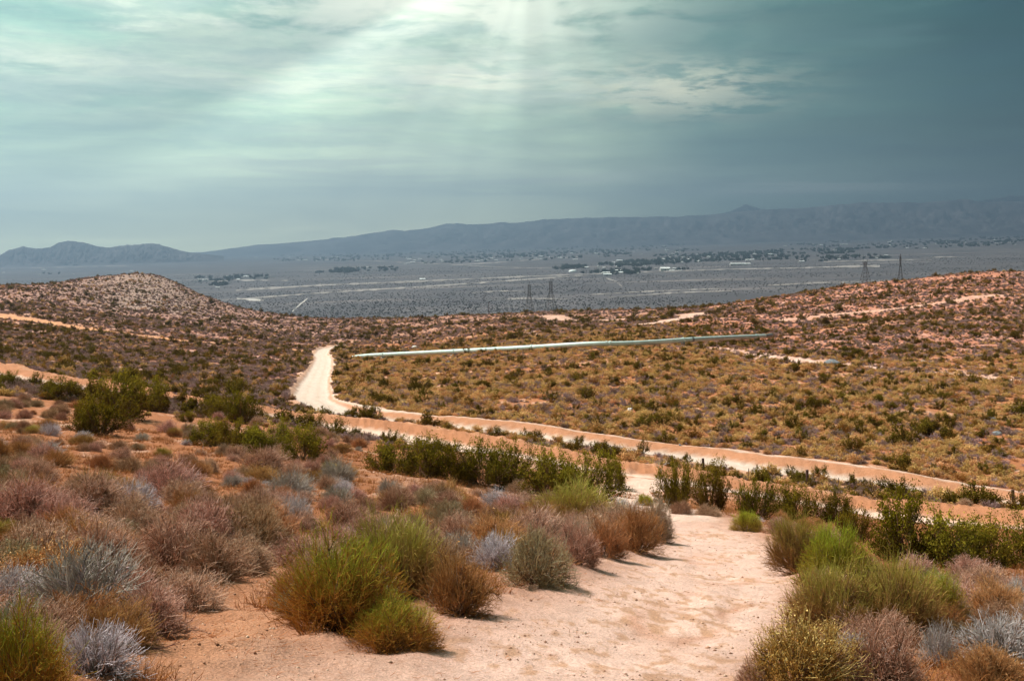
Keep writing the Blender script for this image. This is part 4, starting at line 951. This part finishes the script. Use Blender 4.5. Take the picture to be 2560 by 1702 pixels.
rock(628, 1420, 34, 17, ROCKW, 'small white stone on bare ground left of the big green shrub'); rock(1035, 867, 15, 9, ROCKW, 'white boulder behind the left part of the pipeline', name='boulder')
rock(2310, 905, 22, 9, ROCKG, 'small dark rock on pale sand above the wash'); rock(1700, 1123, 9, 6, ROCKG, 'dark stone on the bank of the fenced road')
for k in range(16): rock(rng.uniform(1040, 1125), rng.uniform(900, 917), rng.uniform(5, 11), rng.uniform(3, 6), ROCKG, 'grey stone in the rubble patch below the pipeline', 'grey rubble stones below the pipeline')
for k in range(14): rock(rng.uniform(1230, 1560), rng.uniform(795, 850), rng.uniform(5, 10), rng.uniform(2, 4), ROCKW, 'pale outcrop stone behind the pipeline', 'pale stones scattered behind the pipeline')

# dead snag and fallen branch
M_BARE = simple_mat('bleached_wood', (.50, .46, .44), .9, .25, 20)
def snag(px, py, hpx, label, name='dead_snag', lying=False):
    x, y = ground_at(px, py, 3, 140); h = hpx / F * y; mb = MB(); R = np.random.default_rng(int(px))
    def limb(p, d, L, r, dep):
        q = p + d * L; mid = (p + q) / 2 + R.normal(0, .06 * L, 3); mb.tube([p, mid, q], [r, r * .8, r * .55], 5)
        if dep:
            for _ in range(2 if dep > 1 else 2): limb(mid if R.random() < .4 else q, unit(d + R.normal(0, .55, 3)), L * R.uniform(.5, .75), r * .55, dep - 1)
    limb(np.zeros(3), np.array([.15, 0, 1.0]), h * .5, h * .022, 3); o = mb.build(name, M_BARE if not lying else RUSTM); o.location = (x, y, Z(x, y) - .02); tag(o, label, 'branch' if lying else 'dead snag')
    if lying: o.rotation_euler = (.1, 1.4, .5); o.location.z += .03
snag(1648, 1196, 58, 'bleached bare snag rising between the graded track and the fence'); snag(505, 1130, 36, 'white dead stems standing up among the grey shrubs of the left slope')
snag(700, 1310, 78, 'tall pale bare stems above the mauve dome shrub'); snag(380, 1650, 80, 'dark dry branch lying on the sand in the left foreground', 'fallen_branch', True)

# ------------------------------------------------------------------ dry grass, litter and gravel of the near slope
M_GRASS = plant_mat('dry_grass_blades', (.30, .12, .04), (.46, .20, .06), (.60, .34, .13), .5, .35, .2)
def litter(n, seed, allow, blades, hgt, spread, label, name, mat, rad):
    R = np.random.default_rng(seed); d = np.exp(R.uniform(math.log(5.5), math.log(60), n)); px = R.uniform(-120, 2680, n); x = (px - CX) / F * d; z, f = surface(x, d)
    cl = fbm(x / 1.1, d / 1.1, seed + 3, 3) + .35 * fbm(x / 4, d / 4, seed + 4, 2); ok = allow(f, cl, R.uniform(0, 1, n)) & (f['r2'] > 4); x, d, z = x[ok], d[ok], z[ok]; n = len(x)
    sc = R.uniform(.5, 1.3, n) * (1 + .02 * d); ix = np.repeat(np.arange(n), blades); m = len(ix); a_ = R.uniform(0, 2 * PI, m); rr = R.uniform(0, rad, m) * sc[ix]
    p0 = np.stack([x[ix] + np.cos(a_) * rr, d[ix] + np.sin(a_) * rr, z[ix] - .01], 1); le = hgt * sc[ix] * R.uniform(.4, 1.2, m); tl = R.uniform(*spread, m)
    p2 = p0 + np.stack([np.cos(a_) * np.sin(tl), np.sin(a_) * np.sin(tl), np.cos(tl)], 1) * le[:, None]; p1 = (p0 + p2) / 2 + R.normal(0, .12, (m, 3)) * le[:, None]
    P_ = np.stack([p0, p1, p2], 1); w_ = (.0012 + .00016 * d[ix])[:, None] * np.array([[1, .8, .3]])
    V, Fc, t, r = prisms(P_, w_, np.zeros(m), np.ones(m), R.uniform(0, 1, m)); o = link(name, mesh_np(name, V, Fc, mat, {'t': t, 'rnd': r})); tag(o, label, 'grass', kind='stuff')
litter(15000, 71, lambda f, c, u: (f['track'] < -.1) & (c > .36 - .8 * (f['apron'] < -.4)) & (u < .9) , 16, .10, (.2, 1.3), 'dry rust coloured grass tufts and fine litter between the shrubs', 'dry_grass', M_GRASS, .12)
litter(16000, 72, lambda f, c, u: (u < np.where(f['track'] > -.1, .12, .8)) & (c > -.1), 3, .07, (1.2, 1.6), 'broken twigs and straw lying flat on the sand', 'twig_litter', M_GRASS, .10)
R = np.random.default_rng(91); n = 9000; d = np.exp(R.uniform(math.log(5.5), math.log(30), n)); x = (R.uniform(-100, 2660, n) - CX) / F * d; z, f = surface(x, d); ok = (fbm(x / .8, d / .8, 9, 3) > -.05); x, d, z = x[ok], d[ok], z[ok]; n = len(x)
sz = .003 + .008 * R.uniform(0, 1, n) ** 4 + .00025 * d + .014 * R.uniform(0, 1, n) ** 14; oc = np.array([(1, 0, 0), (0, 1, 0), (-1, 0, 0), (0, -1, 0), (0, 0, .8), (0, 0, -.6)]); of = np.array([(0, 1, 4), (1, 2, 4), (2, 3, 4), (3, 0, 4), (1, 0, 5), (2, 1, 5), (3, 2, 5), (0, 3, 5)])
V = (oc[None] * R.uniform(.6, 1.3, (n, 6, 1)) * sz[:, None, None] + np.stack([x, d, z + sz * .2], 1)[:, None]).reshape(-1, 3); Fc = (np.arange(n)[:, None, None] * 6 + of[None]).reshape(-1, 3)
M_GRAV = plant_mat('gravel_stone', (.26, .13, .08), (.50, .30, .21), (.70, .52, .42), .5, .3, 0.0)
o = link('gravel', mesh_np('gravel', V, Fc, M_GRAV, {'t': np.repeat(R.uniform(0, 1, n), 6), 'rnd': np.repeat(R.uniform(0, 1, n), 6)})); tag(o, 'fine gravel scattered over the sandy track and bare ground', 'gravel', kind='stuff')

# ------------------------------------------------------------------ valley: roads, pale flats, trees and buildings
PALE = simple_mat('pale_valley_dirt', (.25, .22, .205), 1.0, .25, .004, .05); PALER = simple_mat('white_valley_dirt', (.42, .38, .35), 1.0, .2, .004, .05); DARKF = simple_mat('dark_field', (.075, .075, .07), 1.0, .2, .004, .05)
def plain_strip(name, pts_, mat, label):
    """pts: (px, py, thickness in photo rows)"""
    V = []
    for k in range(len(pts_) - 1):
        for t in np.linspace(0, 1, 26, endpoint=(k == len(pts_) - 2)):
            px, py, w = [pts_[k][i] * (1 - t) + pts_[k + 1][i] * t for i in range(3)]; w *= max(.25, .75 + 1.5 * float(fbm(np.array([px / 17.0]), np.array([py / 6.0]), 8, 3)[0]))
            for s_ in (1, -1):
                x, y = plain_at(px, py + s_ * w / 2); V.append((x, y, float(z_base(np.array([x]), np.array([y]))[0]) + 1.0 + .0001 * y))
    V = np.array(V); n = len(V) // 2; q = [(2 * i, 2 * i + 2, 2 * i + 3, 2 * i + 1) for i in range(n - 1)]
    o = link(name, mesh_np(name, V, q, mat, None, False, 4)); tag(o, label, 'valley road' if 'road' in name else 'bare ground', kind='structure')
plain_strip('valley_road', [(590, 727, 4), (800, 714, 4), (1000, 706, 5), (1200, 697, 5), (1400, 688.5, 5), (1582, 681, 4), (1800, 674, 3), (1966, 671, 4), (2200, 666, 4)], PALE, 'pale main road corridor running across the whole valley floor')
plain_strip('valley_road', [(600, 748, 3), (800, 733, 4), (1000, 721, 4), (1200, 708, 4), (1400, 694, 3.5), (1480, 688.5, 2)], PALE, 'second pale road below the main valley corridor at left centre')
plain_strip('valley_road', [(731, 779, 4), (750, 762, 4), (769, 747, 4)], PALER, 'short pale road running away down valley behind the left hill')
plain_strip('valley_road', [(800, 649, 1.6), (930, 653, 1.6), (1068, 659, 1.6), (1200, 666, 2), (1355, 672, 2)], PALE, 'thin pale road slanting across the left centre valley')
plain_strip('valley_road', [(1137, 663, 2), (1240, 657, 2.5), (1355, 648, 1.6), (1450, 643, 1.2)], PALE, 'thin pale road climbing to the town in the centre valley')
plain_strip('valley_road', [(1515, 696, 4), (1540, 704, 3), (1556, 718, 2)], PALE, 'short kinked pale track below the main corridor')
plain_strip('bare_flat', [(592, 747, 5), (630, 750, 7), (660, 752, 4)], PALER, 'small white bare flat at the lower left of the valley')
for a_ in [[(1215, 752, 2), (1300, 747, 4), (1420, 748, 2)], [(1480, 737, 2), (1600, 730, 4), (1800, 722, 2)], [(1520, 745, 1.5), (1680, 733, 4), (1830, 728, 2)], [(1900, 715, 2), (2050, 708, 4), (2150, 706, 2)], [(2060, 655, 1.5), (2200, 651, 4), (2330, 650, 1.5)], [(2310, 644, 1), (2360, 643, 2.5), (2410, 643, 1)], [(1960, 672, 3), (2060, 668, 5), (2190, 664, 2)],
           [(520, 704, 1.5), (600, 701, 3), (720, 702, 1.5)], [(530, 634, 1), (640, 632.5, 3), (760, 630, 1)], [(1180, 733, 2), (1250, 728, 3), (1330, 730, 1)], [(600, 722, 2), (760, 716, 2), (900, 711, 2)], [(2100, 575, 1), (2180, 571, 2), (2240, 570, 1)], [(0, 672, 1.5), (140, 669, 2), (330, 664, 1.5)]]:
    plain_strip('bare_flat', a_, PALE, 'pale bare streak on the ' + ('near' if a_[1][1] > 700 else 'far') + ' valley floor, ' + ('left' if a_[1][0] < 850 else 'centre' if a_[1][0] < 1700 else 'right') + ' part')
plain_strip('dark_field', [(467, 706, 1.5), (560, 700, 3), (690, 692.5, 2)], DARKF, 'long dark field edge behind the left hill')
VS_M = plant_mat('valley_scrub_leaves', (.075, .068, .062), (.085, .078, .068), (.11, .10, .085), .5, .35, .1)
VT = plant_mat('valley_tree_leaves', (.05, .052, .042), (.06, .066, .048), (.08, .088, .06), .5, .3, .1)
vtm = []
for k in range(3):
    st, fo = shrub(1500 + k, 10, 5, 2, el=(5, 86), up=.4, spread=.6, r=(.04, .025, .02), k2=2, lf=420, lfs=.12, lfk=1.8); norm(st + fo); vtm.append(as_mesh('valley_tree', st + fo, VT))
HOUSEW = simple_mat('pale_house_wall', (.40, .38, .35), .8, .15, .05); HOUSED = simple_mat('dark_opening', (.05, .05, .055), .8, .1, .05); ROOFW = simple_mat('white_roof', (.80, .80, .78), .6, .1, .05); ROOFG = simple_mat('grey_roof', (.30, .28, .27), .8, .2, .05)
def house_mesh(l, w, h, rise, roof):
    x, y = l / 2, w / 2; e = .5
    V = [(-x, -y, 0), (x, -y, 0), (x, y, 0), (-x, y, 0), (-x, -y, h), (x, -y, h), (x, y, h), (-x, y, h), (-x, 0, h + rise), (x, 0, h + rise),
         (-x - e, -y - e, h + .1 - rise * .1), (x + e, -y - e, h + .1 - rise * .1), (x + e, 0, h + rise + .3), (-x - e, 0, h + rise + .3), (x + e, y + e, h + .1 - rise * .1), (-x - e, y + e, h + .1 - rise * .1),
         (-l * .12, -y - .06, 0), (l * .02, -y - .06, 0), (l * .02, -y - .06, h * .75), (-l * .12, -y - .06, h * .75)]
    Fq = [(0, 1, 5, 4), (2, 3, 7, 6), (1, 2, 6, 9, 5), (3, 0, 4, 8, 7), (10, 11, 12, 13), (13, 12, 14, 15), (16, 17, 18, 19)]
    me = bpy.data.meshes.new('house'); me.from_pydata(V, [], Fq); me.materials.append(HOUSEW); me.materials.append(roof); me.materials.append(HOUSED)
    for p, mi in zip(me.polygons, (0, 0, 0, 0, 1, 1, 2)): p.material_index = mi
    return me
HM = [house_mesh(22, 12, 4, 2.2, ROOFW), house_mesh(16, 11, 4, 2.5, ROOFG), house_mesh(38, 16, 6, 2.5, ROOFW), house_mesh(28, 11, 4, 2, ROOFW)]
TOWN = [  # px range, py range, slope (rows per px), trees, houses, name
 (1010, 1460, 622, 655, -.022, 330, 80, 'the long tree belt left of centre in the valley'), (1480, 1720, 606, 640, -.02, 170, 34, 'the upper tree belt at centre right'),
 (1490, 1700, 652, 666, -.05, 150, 34, 'the tree lined settlement beside the main valley road'), (1660, 1980, 632, 654, -.03, 330, 44, 'the densest settlement right of centre'),
 (2055, 2140, 624, 636, -.05, 60, 10, 'the small grove left of the right hand tree belt'), (2180, 2570, 598, 620, -.035, 260, 20, 'the dark tree belt at the right of the valley'),
 (1950, 2110, 606, 632, -.03, 70, 8, 'the scattered trees in the right part of the valley'), (825, 1000, 669, 681, -.05, 90, 5, 'the dark hedge line left of centre in the valley'),
 (1380, 1480, 665, 672, -.03, 46, 2, 'the hedge behind the white tank'), (1490, 1700, 674, 684, -.06, 60, 12, 'the sheds along the main valley road'), (470, 690, 690, 702, -.04, 46, 7, 'the farmstead behind the left hill'),
 (330, 700, 630, 646, -.01, 90, 26, 'the far left town below the low hills'), (0, 330, 655, 690, -.03, 10, 12, 'the sparse houses at the far left of the valley'), (700, 1010, 632, 652, -.03, 150, 20, 'the thin tree belt at left centre'),
 (1200, 1700, 590, 612, -.02, 130, 18, 'the faint far tree belt under the mountains'), (1980, 2240, 640, 652, -.03, 60, 6, 'the low hedges left of the right hand towers'), (520, 560, 706, 722, -.2, 20, 3, 'the small yard behind the left hill')]
trees = []; R = np.random.default_rng(17); nh = 0
for x0, x1, y0, y1, sl, ntr, nho, nm in TOWN:
    ga = R.uniform(0, 1, (max(ntr // 5, 3), 2))
    for k in range(ntr):
        a_ = ga[R.integers(len(ga))]; px = x0 + (x1 - x0) * a_[0] + R.normal(0, (x1 - x0) * .06 + 4); py = y0 + (y1 - y0) * a_[1] + sl * (px - (x0 + x1) / 2) + R.normal(0, .8)
        x, y = plain_at(px, py); trees.append((x, y, float(z_base(np.array([x]), np.array([y]))[0]), R.uniform(7, 13) * (1 + y / 20000), R.uniform(8, 15) * (1 + y / 22000), R.uniform(0, 6), nm))
    for k in range(nho):
        px = R.uniform(x0, x1); py = R.uniform(y0, y1) + sl * (px - (x0 + x1) / 2); x, y = plain_at(px, py); z = float(z_base(np.array([x]), np.array([y]))[0])
        o = link('house', HM[R.integers(4)]); o.location = (x, y, z); s_ = R.uniform(.5, 1.0) * (1 + y / 30000); o.scale = (s_, s_, s_); o.rotation_euler = (0, 0, R.choice([0, .1, PI / 2, .3])); tag(o, 'tiny pale house by ' + nm, 'house', 'houses by ' + nm); nh += 1
trees.sort(key=lambda t: -t[3] / t[1]); tp = []
for k, (x, y, z, s_, h, a_, nm) in enumerate(trees[:300]):
    o = link('tree', vtm[k % 3]); o.location = (x, y, z); o.scale = (s_, s_, h); o.rotation_euler = (0, 0, a_); tag(o, 'tiny dark tree by ' + nm, 'tree', 'trees by ' + nm); tp.append(o)
TA = np.array([t[:6] for t in trees[300:]]); gn_cover('valley_trees', TA, tp[:3], 'dark tree belts dotted over the valley floor')
R2 = np.random.default_rng(23); nv_ = 30000; yv = 1 / R2.uniform(1 / 8500, 1 / 2450, nv_); pv_ = R2.uniform(-40, 2600, nv_); xv = (pv_ - CX) / F * yv
clv = fbm(xv / 420, yv / 420, 5, 3); kv = R2.uniform(-.5, .5, nv_) < clv * 1.4 + .05; xv, yv = xv[kv], yv[kv]
sv = R2.uniform(1.0, 2.3, len(xv)) * (1 + yv / 12000); VS = np.stack([xv, yv, z_base(xv, yv), sv, sv * .95, R2.uniform(0, 6, len(xv))], 1)
vp = []
for k in range(3):
    mm = vtm[k].copy(); mm.materials[0] = VS_M; o = link('valley_shrub', mm); o.location = VS[k, :3]; o.scale = (VS[k, 3], VS[k, 3], VS[k, 4]); tag(o, 'tiny grey shrub out on the near part of the valley floor', 'shrub', 'grey shrubs on the valley floor'); vp.append(o)
gn_cover('valley_scrub', VS[3:], vp, 'dark scrub speckling the near part of the valley floor')
x, y = plain_at(1432, 679.5); z = float(z_base(np.array([x]), np.array([y]))[0]); mb = MB(); rr = 25.0
V = []; Qd = []
for i in range(5):
    for k in range(24): r_ = rr * math.cos(i / 4 * PI / 2 * .98); V.append((r_ * math.cos(k * PI / 12), r_ * math.sin(k * PI / 12), 4 + 9 * math.sin(i / 4 * PI / 2)))
V += [(rr * math.cos(k * PI / 12), rr * math.sin(k * PI / 12), -1) for k in range(24)]
for i in range(4):
    for k in range(24): Qd.append((i * 24 + k, i * 24 + (k + 1) % 24, (i + 1) * 24 + (k + 1) % 24, (i + 1) * 24 + k))
for k in range(24): Qd.append((120 + k, 120 + (k + 1) % 24, (k + 1) % 24, k))
mb.add(V, Qd); o = mb.build('storage_tank', ROOFW, None, True); o.location = (x, y, z); tag(o, 'white domed storage tank beside the main valley road', 'tank')
def special(px, py, l, w, h, rise, roof, rz, label):
    x, y = plain_at(px, py); o = link('warehouse', house_mesh(l, w, h, rise, roof)); o.location = (x, y, float(z_base(np.array([x]), np.array([y]))[0])); o.rotation_euler = (0, 0, rz); tag(o, label, 'building')
special(1662, 677, 56, 34, 15, 7, ROOFW, .15, 'tall pale hall with a white gable roof beside the main valley road')
special(1850, 662, 130, 40, 8, 3, ROOFW, .05, 'very long white roofed shed right of the pale hall'); special(1548, 653.5, 48, 26, 9, 3, ROOFW, .1, 'white roofed barn in the settlement beside the valley road')
special(1540, 678, 60, 22, 7, 2, ROOFW, .1, 'long white shed right of the white tank'); special(2110, 612.5, 110, 30, 8, 3, ROOFW, .05, 'long pale shed in the right part of the valley')
special(640, 644.5, 60, 30, 10, 4, ROOFW, .0, 'single white building on the far left plain'); special(1056, 700, 30, 18, 6, 3, ROOFW, .1, 'lone pale shed on the main road at left centre'); special(1740, 610, 60, 24, 14, 4, ROOFW, .2, 'bright white building above the upper tree belt')

# ------------------------------------------------------------------ labels that point at one shrub by its neighbour
SHORT = {0: 'big green dome shrub', 3: 'rusty track edge shrub', 6: 'grey green track edge shrub', 17: 'brightest lime shrub', 18: 'large grassy shrub at right', 21: 'yellow flowering corner shrub', 25: 'far right mauve shrub', 35: 'green corner shrub at left',
         36: 'large silver dead shrub', 38: 'brown dome with black shadow', 42: 'mauve dome on orange ground', 44: 'blue grey mid slope shrub', 46: 'wide pale mauve shrub', 50: 'tallest left slope creosote', 53: 'lone rounded left creosote', 55: 'upright left slope creosote', 61: 'bright green middle creosote',
         62: 'lone trackside creosote', 66: 'tall row creosote', 69: 'end creosote of the row', 71: 'open creosote by the crest', 76: 'narrow tall creosote', 77: 'tallest right clump creosote'}
marks = [(np.array(KO[i][0].location), n_) for i, n_ in SHORT.items()]
for a_, n_ in [((2080, 913), 'large grey boulder'), ((1759, 1174), 'leftmost thick fence post'), ((2019, 1218), 'tall middle fence post'), ((2535, 1281), 'purple brown end post'), ((1648, 1196), 'bleached snag'), ((1575, 1029), 'pale rounded rock'), ((815, 940), 'white road bend')]:
    x, y = ground_at(*a_, 60, 900); marks.append((np.array((x, y, 0)), n_))
ORD = ['nearest', 'second', 'third', 'fourth', 'fifth']
bucket = {}
for o, lab in AUTO:
    p = np.array(o.location); j = min(range(len(marks)), key=lambda k: np.hypot(*(marks[k][0][:2] - p[:2])) / (p[1] ** .5)); q = marks[j][0]; dx = (p[0] / p[1] - q[0] / q[1]) * q[1]; dy = p[1] - q[1]
    di = ('to the right of' if dx > 0 else 'to the left of') if abs(dx) > abs(dy) * .6 else ('behind' if dy > 0 else 'in front of')
    bucket.setdefault((lab, j, di), []).append((math.hypot(dx, dy), o))
for (lab, j, di), L_ in bucket.items():
    L_.sort(key=lambda t: t[0])
    for k, (_, o) in enumerate(L_[:5]): o['label'] = f'{ORD[k]} {lab} {di} the {marks[j][1]}'
